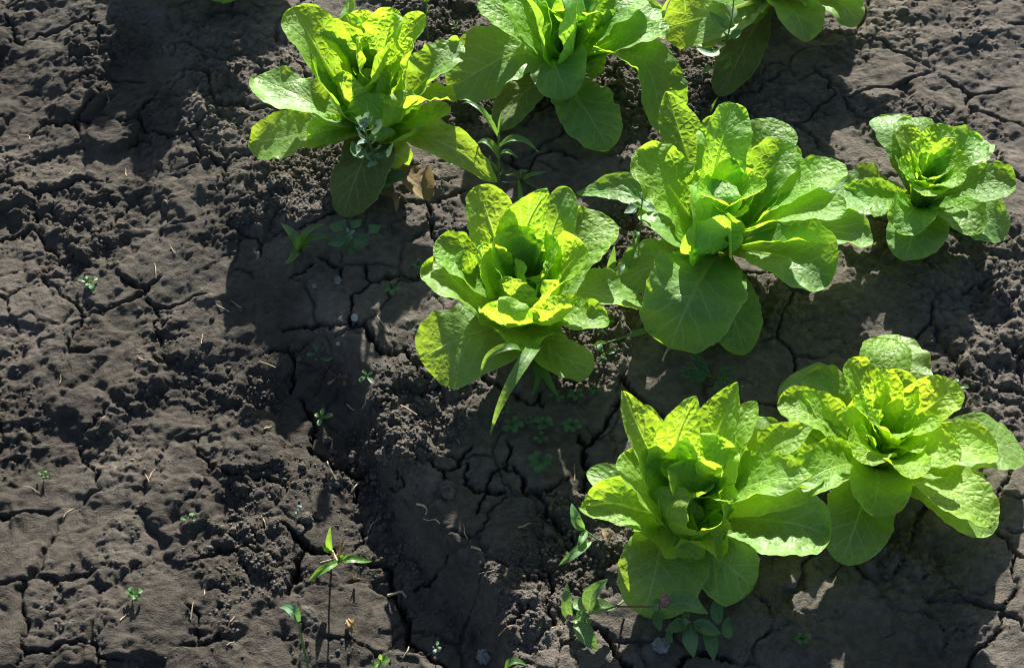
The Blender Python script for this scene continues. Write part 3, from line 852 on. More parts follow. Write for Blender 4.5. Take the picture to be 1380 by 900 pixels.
F_leaves = [
    LF('outer', 48, (912, 700, 2), (865, 672, 6), (828, 650, 8), (792, 634, 7.5), cup=0.5, ruf=0.1),
    LF('mid', 72, (912, 706, 3), (870, 690, 8), (825, 678, 9.5), (782, 684, 8), prof=prof_point, cup=0.95, ruf=0.12, roll=12),
    LF('mid', 74, (914, 705, 3), (890, 680, 9), (865, 645, 12), (842, 608, 13.5), cup=0.9, ruf=0.15),
    LF('mid', 60, (916, 698, 3), (890, 640, 10), (862, 580, 15), (839, 527, 18), prof=prof_point, cup=0.6, ruf=0.1),
    LF('outer', 50, (916, 698, 3), (895, 640, 9), (876, 590, 13), (868, 545, 15), cup=0.6, ruf=0.1),
    LF('mid', 64, (920, 695, 3), (905, 640, 10), (915, 585, 15), (938, 533, 18.5), prof=prof_point, cup=0.95, ruf=0.15, roll=12),
    LF('mid', 70, (930, 696, 3), (945, 640, 10), (968, 580, 14), (994, 515, 17), prof=prof_point, cup=0.95, ruf=0.15, roll=16),
    LF('heart', 70, (928, 698, 3), (940, 660, 9), (955, 625, 13), (968, 586, 15), cup=0.7, ruf=0.25),
    LF('mid', 70, (922, 713, 2.5), (890, 708, 6.5), (912, 722, 8.5), (948, 752, 6.5), prof=prof_point, cup=0.8, ruf=0.16, roll=-18),
    LF('heart', 74, (920, 709, 3), (898, 706, 8), (890, 686, 11), (888, 656, 12.5), cup=0.9, ruf=0.25),
    LF('outer', 102, (915, 714, 1.5), (896, 730, 5), (882, 775, 5), (868, 830, 1.2), cup=0.3, ruf=0.06),
    LF('outer', 88, (932, 714, 1.5), (955, 735, 4.5), (985, 765, 4.5), (1015, 790, 2), cup=0.3, ruf=0.12),
    LF('heart', 66, (922, 703, 4), (928, 675, 9), (930, 650, 12), (930, 618, 13.5), cup=0.9, ruf=0.25),
    LF('heart', 60, (928, 708, 3), (950, 712, 7.5), (972, 705, 10), (990, 686, 11), cup=0.9, ruf=0.25),
    LF('heart', 56, (926, 711, 3), (935, 722, 7), (955, 724, 9), (978, 722, 8.5), cup=0.7, ruf=0.25),
    LF('heart', 50, (926, 708, 3), (922, 712, 8), (925, 695, 10), (938, 676, 11), cup=0.9, ruf=0.3),
    LF('heart', 50, (930, 703, 4), (950, 680, 9), (966, 660, 11), (975, 636, 12.5), cup=0.9, ruf=0.25),
    LF('old', 34, (932, 716, 1), (950, 760, 2), (965, 785, 1.6), (982, 810, 0.8), cup=0.3, ruf=0.1),
]
lettuce('lettuce above the pink-flowered knotweed with curled blistered leaves', 925, 707, F_leaves, seed=5, hue=(1.02, 1.0, 1.0), fill=[
    (-40, 60, 4, 46, 185, 70, 'mid', dict(prof=prof_point)), (-30, 60, 3, 18, 180, 86, 'outer', {}), (0, 360, 5, 75, 130, 44, 'heart', dict(cup=0.95))])

D_leaves = [
    LF('outer', 110, (1030, 5, 2), (985, 12, 6), (940, 26, 5.5), (893, 38, 2.5), cup=0.4, ruf=0.12, roll=8),
    LF('outer', 80, (1028, 8, 2), (995, 22, 5), (965, 40, 4), (935, 58, 2.5), cup=0.6, ruf=0.2),
    LF('old', 66, (1030, 14, 1.5), (1005, 60, 3), (990, 90, 2), (968, 130, 1), cup=0.2, ruf=0.1),
]
lettuce('dark lettuce in the far corner with a yellowing leaf flat below it', 1035, 0, D_leaves, seed=6, fill=[
    (-100, 120, 6, 24, 190, 86, 'outer', {}), (0, 360, 9, 50, 180, 68, 'mid', {}), (0, 360, 8, 72, 150, 48, 'heart', dict(cup=0.9))])

FILL = lambda k, a=0: [(a, a + 360, 7 - k, 14, 190 - 30 * k, 92 - 12 * k, 'outer', dict(cup=0.3)), (a + 18, a + 330, 8 - k, 40 - 6 * k, 185 - 34 * k, 76 - 10 * k, 'mid', {}),
                  (a + 5, a + 365, 8 - k, 60, 165 - 30 * k, 62 - 8 * k, 'heart', {}), (25, 385, 7, 74, 135 - 20 * k, 44 - 4 * k, 'heart', dict(cup=0.95))]
lettuce('lettuce at the outer end of its row, beyond the broad half-lit leaf', 1178, 628, [], FILL(1, 40), 21, hue=(1.08, 1.0, 0.95))
lettuce('lettuce on the far bed with nothing but bare soil beyond it', 1235, 282, [], FILL(2, 150), 22, hue=(0.85, 0.9, 1.1))
lettuce('lettuce mostly cut off by the top edge beside bare furrow soil', 300, -92, [], FILL(0, 90), 23)
# ---------------------------------------------------------------- weeds
class Weed:
    zs = 1.0
    def __init__(self, name, label, cat, u, v, group=None):
        self.b = pxg(u, v)
        self.b[2] = height(self.b[0], self.b[1])
        self.o = thing(name, label, cat, self.b, group)
    def w(self, pts):
        return pts_to_world([(a, q, z * self.zs) for (a, q, z) in pts], float(relief(self.b[0], self.b[1])))
    def stem(self, pts, r0=1.4, r1=0.7, m='stem', name='stem'):
        P = self.w(pts)
        return tube(name, P, r0 * 0.001, r1 * 0.001, M[m], self.o, 7)
    def leaf(self, m, w, *pts, prof=prof_lance, cup=0.35, ruf=0.06, roll=0.0, name='leaf', nt=18, ns=9, axis=None, **kw):
        P = self.w(pts)
        if m in ('goose', 'grass', 'persi', 'goosetip'): w *= 1.18
        return leaf(self.o, P, w * 0.001, M[m], axis=axis if axis is not None else (P[0, 0], P[0, 1]), name=name, rib=False, prof=prof, cup=cup,
                    ruf=ruf, roll=roll, puck=0.0, tooth=0.03, nt=nt, ns=ns, wave=3.0, **kw)


def ball(name, c, r, mat, parent, seed=0, sub=2, rough=0.25, squash=(1, 1, 1), freq=2.2):
    """a lumpy solid: an icosphere pushed in and out by noise"""
    v, f = ICO[sub]
    rr = np.random.default_rng(seed)
    R, _ = np.linalg.qr(rr.normal(size=(3, 3)))
    o = rr.uniform(0, 90)
    d = 1 + rough * (gnoise(v[:, 0] * freq + o, v[:, 1] * freq + v[:, 2] * 1.7 + o) + 0.5 * gnoise(v[:, 2] * freq * 2.3 - o, v[:, 0] * freq * 2 + v[:, 1] * freq))
    V = (v * d[:, None] * np.array(squash)) @ R.T * r
    return mesh_obj(name, V + np.asarray(c), f, mat, parent, smooth=True)


def icosphere(sub):
    t = (1 + 5 ** 0.5) / 2
    v = [(-1, t, 0), (1, t, 0), (-1, -t, 0), (1, -t, 0), (0, -1, t), (0, 1, t), (0, -1, -t), (0, 1, -t), (t, 0, -1), (t, 0, 1), (-t, 0, -1), (-t, 0, 1)]
    f = [(0, 11, 5), (0, 5, 1), (0, 1, 7), (0, 7, 10), (0, 10, 11), (1, 5, 9), (5, 11, 4), (11, 10, 2), (10, 7, 6), (7, 1, 8),
         (3, 9, 4), (3, 4, 2), (3, 2, 6), (3, 6, 8), (3, 8, 9), (4, 9, 5), (2, 4, 11), (6, 2, 10), (8, 6, 7), (9, 8, 1)]
    v = [np.array(p) / np.linalg.norm(p) for p in v]
    for _ in range(sub):
        cache = {}; nf = []
        def midp(a, b):
            k = (min(a, b), max(a, b))
            if k not in cache:
                p = v[a] + v[b]; v.append(p / np.linalg.norm(p)); cache[k] = len(v) - 1
            return cache[k]
        for a, b, c in f:
            x, y, z = midp(a, b), midp(b, c), midp(c, a)
            nf += [(a, x, z), (b, y, x), (c, z, y), (x, y, z)]
        f = nf
    return np.array(v), np.array(f)


ICO = {k: icosphere(k) for k in range(4)}

# goosefoot in front of the upper lettuce
g = Weed('goosefoot', 'grey-green goosefoot weed with a mealy tip in front of the open-hearted lettuce', 'weed', 520, 255)
g.zs = 1.4
g.stem([(520, 255, 0), (512, 232, 2.5), (505, 212, 5), (497, 192, 8), (490, 166, 12)], 1.8, 0.9)
for q in [((505, 205, 6), (496, 215, 6.5), (488, 200, 7.5), 16), ((502, 200, 7), (520, 210, 7), (530, 192, 7.5), 11), ((512, 228, 3), (505, 236, 3.4), (494, 234, 3.6), 12),
          ((514, 236, 2.5), (522, 246, 2.6), (526, 252, 2), 15), ((514, 236, 2.5), (530, 238, 3.4), (548, 232, 3.2), 24), ((516, 243, 2), (500, 246, 2.6), (503, 252, 2.2), 20),
          ((515, 240, 2), (508, 252, 2.4), (527, 250, 2), 15), ((500, 196, 8), (482, 204, 8), (474, 190, 8.5), 20), ((494, 176, 10), (506, 172, 10.6), (514, 160, 11), 18)]:
    g.leaf('goose', q[3] * 1.3, *q[:3], prof=prof_rhomb, cup=0.5)
for q in [((497, 190, 8.5), (486, 184, 9), (479, 170, 10.5), 5), ((494, 180, 9.5), (484, 168, 11), (478, 158, 12), 7), ((500, 195, 8), (507, 187, 9), (505, 184, 9.6), 6),
          ((503, 203, 6.6), (512, 199, 7.4), (509, 196, 8), 6), ((498, 190, 8), (489, 192, 8.4), (481, 195, 8.8), 7), ((490, 168, 11), (494, 158, 12), (492, 152, 13), 11),
          ((490, 168, 11), (483, 162, 12), (486, 156, 13), 7), ((491, 172, 11), (500, 162, 12), (503, 158, 12.6), 9), ((504, 206, 6), (497, 212, 6), (491, 209, 6.4), 7),
          ((505, 208, 6), (513, 212, 5.8), (518, 209, 6), 6), ((492, 174, 10.5), (487, 172, 11), (483, 178, 11), 6), ((508, 218, 4.6), (499, 222, 4.8), (495, 226, 4.6), 8)]:
    g.leaf('goosetip', q[3] * 1.3, *q[:3], prof=prof_lance, cup=0.5)
rngw = np.random.default_rng(3)
for k in range(14):
    c = g.w([(490 + rngw.uniform(-5, 5), 168 + rngw.uniform(-9, 9), 11.6 + rngw.uniform(-.8, .8))])[0]
    ball('bud', c, 0.0022, M['goosetip'], g.o, k, 1)

# goosefoot in the shade by the left
g = Weed('goosefoot', 'goosefoot weed low on shaded soil below the old drooping leaf', 'weed', 474, 328)
g.stem([(474, 330, 0), (472, 322, 2), (470, 315, 4)], 1.4, 0.9)
for q in [((470, 316, 4), (460, 308, 4.4), (444, 302, 4), 26), ((470, 314, 4), (478, 304, 4.4), (487, 296, 4), 15), ((471, 318, 3.4), (460, 324, 3.6), (442, 329, 3), 20),
          ((472, 318, 3.6), (465, 326, 3.6), (455, 338, 3), 12), ((473, 318, 3.4), (482, 322, 3.5), (497, 330, 3), 26), ((474, 321, 3), (486, 322, 3.4), (496, 316, 3.4), 2.5),
          ((494, 318, 3.4), (503, 310, 3.8), (513, 304, 3.6), 19), ((473, 326, 2), (474, 336, 2), (471, 346, 1.5), 12)]:
    g.leaf('goose', q[3], *q[:3], prof=prof_rhomb if q[3] > 14 else prof_lance, cup=0.4)
for q in [((470, 314, 4), (467, 309, 5), (468, 305, 5.4), 5), ((470, 315, 4), (476, 314, 5), (477, 309, 5.2), 8), ((471, 316, 4), (474, 320, 4.6), (472, 322, 4.4), 6), ((476, 330, 3), (478, 333, 3.2), (481, 333, 3), 6)]:
    g.leaf('goosetip', q[3], *q[:3], cup=0.5)

# broad grass at the left edge of the picture
g = Weed('grass_weed', 'broad-bladed grass tuft on shaded soil beside the low goosefoot', 'weed', 403, 340)
for q in [((404, 338, 0), (410, 318, 3), (424, 306, 4), (440, 302, 3.4), 11), ((405, 336, 0.4), (420, 322, 3), (436, 319, 3.6), (450, 318, 2.8), 12), ((403, 338, 0), (398, 325, 2.6), (390, 312, 3), (378, 300, 2), 12),
          ((404, 340, 0), (398, 342, 1.4), (392, 350, 1.2), (384, 356, .6), 12), ((404, 338, 0), (414, 332, 1), (424, 334, 1), 4)]:
    g.leaf('grass', q[-1], *q[:-1], prof=prof_blade, cup=0.6)

# tall millet-like grass between the lettuces
g = Weed('grass_weed', 'upright grass weed with bent blades between the upper and middle lettuces', 'weed', 673, 243)
g.stem([(673, 244, 0), (672, 222, 4), (672, 190, 9), (672, 180, 11)], 1.9, 1.2)
for q in [((672, 186, 9.5), (660, 165, 13), (648, 148, 15), (632, 138, 15), (622, 140, 14.2), 10), ((672, 186, 10), (674, 165, 13), (677, 148, 15.5), 9),
          ((673, 198, 8), (688, 188, 9.5), (708, 191, 9), (727, 206, 6.8), 11), ((672, 214, 5), (664, 198, 7), (652, 190, 7.6), (639, 196, 6), 12), ((674, 208, 6), (684, 204, 6.8), (700, 214, 5.5), 7),
          ((672, 232, 2), (664, 222, 4), (656, 212, 5), 7), ((674, 236, 1.6), (678, 228, 3), (679, 224, 3.6), 4)]:
    g.leaf('grass', q[-1], *q[:-1], prof=prof_blade, cup=0.55)

g = Weed('grass_weed', 'small grass tuft with one browned blade just behind the middle lettuce', 'weed', 703, 244)
for q in [((704, 243, 0), (695, 236, 1.2), (680, 236, 1.2), 8, 'old'), ((704, 243, 0), (716, 236, 2), (738, 231, 2), 8, 'grass'), ((703, 243, 0), (702, 232, 2), (715, 230, 2.2), 7, 'grass'), ((705, 244, 0), (715, 248, 1.2), (725, 254, .6), 5, 'grass'),
          ((701, 282, 0.3), (701, 262, 3), (698, 238, 5), 7, 'grass'), ((702, 244, 0), (690, 246, 1), (676, 245, .6), 4, 'dead'), ((712, 275, .3), (706, 268, 1), (704, 265, 1), 6, 'grass')]:
    g.leaf(q[-1], q[-2], *q[:-2], prof=prof_blade, cup=0.5)

# leggy goosefoot and grass between the middle and the right lettuce
g = Weed('goosefoot', 'leggy goosefoot with pale tip leaves standing on sunlit crumbs', 'weed', 862, 318)
g.stem([(862, 320, 0), (864, 302, 3), (864, 285, 6), (866, 268, 9)], 1.6, 1.0)
for q in [((864, 268, 8.6), (855, 262, 9.6), (846, 253, 10.4), 18, 'goose'), ((865, 278, 7), (856, 280, 7.2), (841, 287, 6.6), 17, 'goosetip'), ((866, 268, 9), (872, 260, 10), (872, 250, 10.8), 14, 'goose'),
          ((866, 278, 7), (876, 280, 7), (885, 285, 6.6), 14, 'goosetip'), ((866, 270, 8.6), (876, 272, 9), (880, 266, 9.4), 10, 'goose'), ((864, 278, 7), (856, 275, 7.6), (853, 273, 7.7), 9, 'persi'),
          ((863, 312, 1.6), (858, 314, 2), (853, 322, 1.4), 12, 'goose'), ((866, 266, 9), (862, 260, 10), (861, 258, 10.4), 5, 'goosetip'), ((866, 266, 9), (868, 260, 10), (866, 256, 10.6), 5, 'goosetip'), ((866, 266, 9), (872, 266, 10), (876, 260, 10.6), 5, 'goosetip')]:
    g.leaf(q[-1], q[-2], *q[:-2], prof=prof_rhomb if q[-2] > 11 else prof_lance, cup=0.5)
for k in range(8):
    ball('bud', g.w([(865 + rngw.uniform(-4, 4), 264 + rngw.uniform(-4, 4), 9.6)])[0], 0.0018, M['goosetip'], g.o, k + 50, 1)

g = Weed('grass_weed', 'short grass blades poking up from the dark gap right behind the half-shaded leaf', 'weed', 826, 372)
for q in [((824, 374, 0), (826, 352, 3), (828, 331, 5), 11), ((842, 368, 1), (850, 342, 4), (863, 315, 6.5), 13), ((822, 372, 0), (812, 366, 1.4), (806, 358, 2), 9), ((818, 304, 3), (828, 305, 3.2), (838, 308, 3), 8)]:
    g.leaf('grass', q[-1], *q[:-1], prof=prof_blade, cup=0.5)
g.stem([(818, 370, 2), (830, 363, 3.5), (841, 355, 4.6)], 0.9, 0.8)
g.leaf('goosetip', 6, (842, 356, 4.6), (838, 362, 4.6), (834, 371, 4.2), prof=prof_oval)

# flat grass stalk crossing to the right lettuce
g = Weed('grass_weed', 'thin grass stalk lying across sunlit crumbs towards the broad leaf', 'weed', 800, 466)
g.stem([(797, 466, .5), (820, 461, 1.6), (842, 454, 2.4), (858, 449, 2.8)], 1.3, 1.2)
g.leaf('grass', 9, (846, 453, 2.6), (868, 446, 3.2), (893, 438, 3.4), prof=prof_blade, cup=0.7)
g.leaf('grass', 5, (818, 462, 1.6), (808, 462, 2), (799, 467, 1), prof=prof_blade, cup=0.7)

g = Weed('seedling', 'reddish seedling with small leaves on sunlit crumbs under the grass stalk', 'seedling', 815, 478)
g.stem([(815, 480, 0), (818, 460, 2), (819, 438, 4.5)], 0.9, 0.6, 'redstem')
for q in [((815, 476, .6), (823, 474, 1.4), (831, 470, 1.4), 9), ((815, 477, .6), (810, 470, 1.4), (808, 463, 1.4), 8), ((815, 478, .6), (812, 482, 1), (809, 486, .6), 8), ((818, 450, 3), (812, 446, 3.4), (806, 448, 3.2), 5), ((819, 440, 4.4), (823, 434, 5), (828, 433, 5), 5), ((819, 440, 4.4), (814, 436, 5), (812, 432, 5.2), 5)]:
    g.leaf('seedling', q[-1], *q[:-1], prof=prof_spoon)

# the arching blades below the middle lettuce
g = Weed('grass_weed', 'pale long grass blades arching forward from under the middle lettuce', 'weed', 722, 468)
for q in [((726, 458, 5), (714, 474, 11.5), (690, 512, 11.5), (672, 550, 9.5), (660, 586, 6), 16), ((708, 474, 9), (692, 468, 13.5), (672, 471, 13.5), (655, 484, 12), (645, 512, 9), 10),
          ((722, 470, 1.4), (722, 492, 2), (726, 510, 1.6), (716, 536, .8), 9), ((724, 478, 2), (735, 508, 2), (754, 537, 1), 11)]:
    g.leaf('grass', q[-1], *q[:-1], prof=prof_blade, cup=0.5, nt=30, tint=(1.5, 1.25, 1.25) if q[0][2] > 3 else None)

# purslane-like seedlings in the shade
SEED = [(690, 571, 15, 5), (680, 552, 10, 4), (733, 570, 14, 6), (771, 572, 15, 6), (728, 621, 19, 7), (728, 590, 11, 4), (776, 531, 13, 5), (752, 533, 12, 4),
        (712, 566, 7, 4), (563, 356, 10, 5), (528, 388, 14, 5), (800, 524, 9, 4)]
for k, (u, v, r, n) in enumerate(SEED):
    where = {0: 'small five-leaved seedling on dark soil beside the tip of the arching blade', 1: 'tiny seedling half hidden behind the tip of the arching blade',
             4: 'largest spoon-leaved seedling on dark cracked soil below the middle lettuce', 9: 'faint seedling on shaded soil level with the left edge of the middle lettuce',
             2: 'six-leaved seedling in shade level with the tip of the arching blade but further right', 5: 'small seedling just above the largest spoon-leaved one',
             6: 'seedling under the lower right leaf of the middle lettuce, nearest the sunlit crumbs', 7: 'seedling tucked under the middle lettuce beside its short dark grass blades',
             8: 'tiniest seedling, squeezed between two larger ones below the middle lettuce', 11: 'seedling at the rim of the sunlit crumbs beside the thick crack',
             10: 'faint broad-leaved seedling on shaded crusted soil above the long crack', 3: 'spoon-leaved seedling between the middle lettuce and the crack'}.get(k, 'small spoon-leaved seedling on dark soil in the shadow below the middle lettuce')
    g = Weed('seedling', where, 'seedling', u, v, 'spoon-leaved seedlings in the shade')
    g.stem([(u, v + 2, 0), (u, v, 0.8)], 0.8, 0.6, 'redstem')
    a0 = rngw.uniform(0, 6.28)
    for j in range(n):
        a = a0 + j * 6.283 / n + rngw.uniform(-.25, .25); rr = r * rngw.uniform(.75, 1.1)
        du, dv = math.cos(a) * rr, math.sin(a) * rr * 0.8
        g.leaf('seedling', rr * 0.55, (u, v, 0.7), (u + du * .55, v + dv * .55, 1.2), (u + du, v + dv, 0.9), prof=prof_spoon, nt=10, ns=7)

g = Weed('seedling', 'trailing red-stemmed seedling on the dark bank with pale tips catching the sun', 'seedling', 455, 508, 'red-stemmed seedlings on the bank')
g.stem([(455, 508, 0.4), (444, 500, .8), (436, 488, 1), (430, 478, 1.4)], 1.0, 0.7, 'redstem')
g.stem([(455, 508, .4), (468, 511, .7), (482, 511, .7), (493, 508, 1)], 0.9, 0.7, 'redstem')
for q in [((428, 477, 1.4), (426, 470, 2), (425, 463, 2), 7, 'seedling'), ((428, 477, 1.4), (435, 470, 2), (443, 463, 2), 8, 'seedling'), ((427, 477, 1.4), (420, 477, 1.8), (413, 477, 1.6), 6, 'seedling'),
          ((430, 480, 1.2), (440, 485, 1.6), (449, 481, 1.6), 6, 'seedling'), ((432, 482, 1), (427, 484, 1.2), (424, 482, 1.2), 5, 'seedling'), ((455, 508, .6), (459, 505, 1.4), (457, 504, 1.6), 4, 'straw_leaf'),
          ((453, 509, .6), (447, 514, .9), (441, 518, .6), 4, 'straw_leaf'), ((463, 510, .6), (465, 515, .9), (463, 520, .6), 4, 'straw_leaf'), ((477, 511, .6), (479, 514, 1.4), (476, 518, 1), 5, 'straw_leaf'), ((458, 508, .6), (466, 507, 1.4), (470, 509, 1.2), 4, 'straw_leaf')]:
    g.leaf('dead' if q[-1] == 'straw_leaf' else q[-1], q[-2], *q[:-2], prof=prof_spoon, nt=10, ns=7)
g = Weed('seedling', 'seedling at the edge of the sunlit crumbs, one leaf tip bright', 'seedling', 494, 508, 'red-stemmed seedlings on the bank')
g.stem([(494, 512, 0), (494, 506, 1.2)], 0.9, .7, 'redstem')
for q in [((494, 507, 1), (488, 510, 1.6), (484, 514, 1.2), 6), ((494, 506, 1), (492, 502, 1.8), (488, 499, 2), 5), ((494, 507, 1), (499, 511, 1.6), (504, 516, 1.8), 6), ((495, 506, 1), (499, 503, 1.6), (502, 501, 1.8), 5)]:
    g.leaf('seedling', q[-1], *q[:-1], prof=prof_spoon, nt=10, ns=7)
g = Weed('seedling', 'pale yellow-green seedling by the crumbs at the foot of the bank', 'seedling', 433, 562, 'red-stemmed seedlings on the bank')
g.stem([(434, 565, 0), (434, 561, 1)], 0.9, .7)
for q in [((433, 562, 1), (434, 556, 2), (436, 550, 2.4), 6), ((433, 563, 1), (431, 568, 1.4), (429, 573, 1.4), 6), ((434, 563, 1), (441, 561, 1.6), (448, 558, 1.4), 6), ((432, 562, 1), (428, 560, 1.4), (425, 557, 1.4), 5)]:
    g.leaf('goose', q[-1], *q[:-1], prof=prof_spoon, nt=10, ns=7, tint=(1.8, 1.5, 1.2))

# grass seedling in the sun at the lower left
g = Weed('grass_weed', 'sunlit grass seedling with spread blades and a dry stalk in the furrow', 'weed', 449, 742)
g.stem([(448, 742, 0), (451, 748, 3), (455, 756, 6)], 1.3, 1.1, 'straw')
for q in [((455, 757, 6), (444, 762, 7), (430, 770, 6.5), (415, 784, 5), 10), ((455, 756, 6), (470, 753, 7), (488, 755, 6.6), (502, 756, 5.5), 10), ((446, 742, 4), (443, 730, 6), (445, 709, 8), 8), ((445, 742, 4), (437, 740, 5.4), (434, 732, 6), 6),
          ((456, 754, 6), (463, 750, 7), (471, 746, 7), 6)]:
    g.leaf('grass', q[-1], *q[:-1], prof=prof_blade, cup=0.6, tint=(1.25, 1.2, 0.9))
g.leaf('dead', 6, (457, 753, 6), (460, 738, 7), (467, 721, 7.5), prof=prof_blade, cup=1.0, name='dry_blade')
g.leaf('dead', 6, (449, 748, 4), (446, 744, 5.4), (442, 742, 5), prof=prof_blade, cup=1.0, name='dry_blade')

g = Weed('grass_weed', 'single blue-green grass stalk with a folded tip on the bare furrow', 'weed', 417, 905)
g.stem([(417, 908, 0), (408, 868, 5), (402, 838, 9)], 1.8, 1.4)
g.leaf('goose', 11, (402, 838, 9), (397, 826, 10.4), (388, 818, 10.5), (376, 818, 9.5), prof=prof_blade, cup=0.5, tint=(1.3, 1.3, 1.5))
g = Weed('seedling', 'two-leaved yellow-green seedling standing alone in the furrow', 'seedling', 513, 892)
g.stem([(513, 895, 0), (513, 888, 1.4)], 1.0, .8)
for q in [((513, 890, 1.2), (518, 889, 2), (525, 886, 2.2), 10), ((513, 892, 1.2), (507, 895, 1.6), (501, 897, 1.4), 9), ((513, 890, 1.2), (513, 885, 2), (512, 881, 2.4), 4)]:
    g.leaf('grass', q[-1], *q[:-1], prof=prof_spoon, nt=12, ns=7, tint=(1.2, 1.2, .9))
g = Weed('seedling', 'tiny two-leaved seedling beside the clod near the wide furrow crack', 'seedling', 401, 690)
g.stem([(401, 693, 0), (401, 688, 1)], 0.8, .6)
for q in [((401, 688, 1), (403, 684, 1.6), (404, 680, 1.6), 6), ((401, 689, 1), (399, 692, 1.2), (397, 695, 1), 5)]:
    g.leaf('goosetip', q[-1], *q[:-1], prof=prof_spoon, nt=10, ns=7)
g = Weed('seedling', 'thin seedling with a few specks of leaf beside the long leaf shadow', 'seedling', 589, 877)
g.stem([(589, 880, 0), (589, 870, 2)], 0.7, .5)
for q in [((589, 871, 2), (592, 873, 2.4), (590, 878, 2.2), 4), ((589, 870, 2), (590, 866, 2.6), (588, 864, 2.8), 4), ((589, 874, 1.4), (586, 877, 1.8), (585, 881, 1.6), 4)]:
    g.leaf('goosetip', q[-1], *q[:-1], prof=prof_spoon, nt=10, ns=7)
g = Weed('grass_weed', 'short bent grass blade at the bottom edge, beside the grey stone', 'weed', 688, 899)
g.leaf('grass', 8, (680, 905, 0), (686, 894, 1.6), (698, 891, 1.8), (712, 897, .8), prof=prof_blade)

# knotweed
g = Weed('knotweed', 'knotweed with a pink flower head sprawling below the curled lettuce', 'weed', 835, 815)
g.stem([(843, 806, 1), (833, 815, 2.4), (812, 822, 3), (795, 826, 3.4), (784, 832, 3)], 1.5, 1.0)
g.stem([(833, 817, 2.4), (855, 817, 4.4), (880, 817, 6), (896, 818, 6.4)], 1.1, 0.8, 'redstem')
g.stem([(784, 832, 3), (775, 838, 3), (768, 836, 3)], 0.9, .7)
for q in [((794, 825, 3.4), (796, 804, 5), (806, 791, 6), (819, 780, 6.6), 17), ((768, 836, 3), (763, 820, 4.4), (763, 803, 5.5), (764, 784, 6), 13), ((778, 836, 3), (783, 850, 3.4), (792, 862, 3.2), (806, 876, 2), 19),
          ((776, 833, 3), (784, 829, 3.6), (795, 830, 3.2), 11), ((777, 840, 3), (787, 840, 3), (798, 834, 2.6), 9), ((768, 836, 3), (776, 834, 3.4), (784, 836, 3), 8),
          ((896, 818, 6.4), (912, 812, 7), (932, 814, 6.6), (954, 826, 5), 23), ((892, 818, 6.4), (886, 814, 6.6), (880, 824, 6.2), 14), ((796, 826, 2.6), (810, 818, 2.4), (830, 818, 1.4), 16), ((790, 822, 2.4), (780, 812, 2.4), (770, 810, 1.6), 16)]:
    g.leaf('persi', q[-1], *q[:-1], prof=prof_lance, cup=0.45, tint=(1.45, 1.25, 1.2))
for (cu, cv, cz, n, rad) in [(897, 806, 7.4, 34, 5.5), (768, 833, 3.8, 14, 4), (891, 814, 6.8, 6, 2.4)]:
    for k in range(n):
        c = g.w([(cu + rngw.normal() * rad * .5, cv + rngw.normal() * rad * .6, cz + rngw.normal() * .2)])[0]
        ball('blossom', c, 0.0016, M['flower'], g.o, k + 90, 0)
g.stem([(894, 818, 6.4), (896, 812, 7), (897, 806, 7.4)], .7, .6)

g = Weed('knotweed', 'narrow-leaved knotweed sprig on sunlit crumbs pointing at the curled lettuce', 'weed', 818, 732)
g.stem([(822, 731, .6), (808, 728, 2), (796, 720, 3), (786, 712, 3.6)], 1.2, .9)
for q in [((788, 713, 3.6), (778, 705, 4.4), (774, 692, 5), (770, 678, 5.2), 13), ((790, 715, 3.4), (783, 728, 4), (778, 738, 3.6), 9), ((797, 728, 2.6), (784, 736, 3.4), (770, 748, 3.4), (753, 762, 2), 12), ((793, 729, 2.4), (785, 738, 2.8), (779, 741, 2.4), 8)]:
    g.leaf('persi', q[-1], *q[:-1], cup=0.6, tint=(1.5, 1.4, 1.5))
g.leaf('dead', 9, (822, 731, .6), (817, 722, 1.2), (812, 712, 1), prof=prof_lance)

g = Weed('knotweed', 'dark knotweed with drooping leaves in the shade below the yellow-tipped leaf', 'weed', 930, 862)
g.stem([(930, 866, 0), (932, 848, 3), (930, 836, 4)], 1.2, .9, 'redstem')
for q in [((926, 838, 4), (915, 842, 4.4), (896, 850, 3.6), 15), ((930, 840, 4), (932, 860, 4), (935, 886, 2), 17), ((934, 838, 4), (950, 846, 4.2), (972, 853, 3), 17), ((925, 836, 4), (926, 830, 4.6), (930, 826, 5), 9),
          ((925, 800, 3), (922, 785, 4), (929, 768, 5), 18), ((950, 842, 3), (958, 862, 3), (962, 890, 1.6), 16), ((888, 822, 3), (887, 836, 3), (890, 850, 2.4), 12), ((968, 842, 3), (966, 822, 3.6), (970, 800, 4), 14), ((905, 866, 1.4), (902, 856, 2), (908, 846, 2.4), 8),
          ((983, 860, 2), (980, 845, 3), (982, 830, 3.4), 12)]:
    g.leaf('persi', q[-1], *q[:-1], cup=0.5)
g.leaf('goosetip', 8, (928, 838, 4), (926, 835, 4.8), (923, 842, 5), prof=prof_lance)

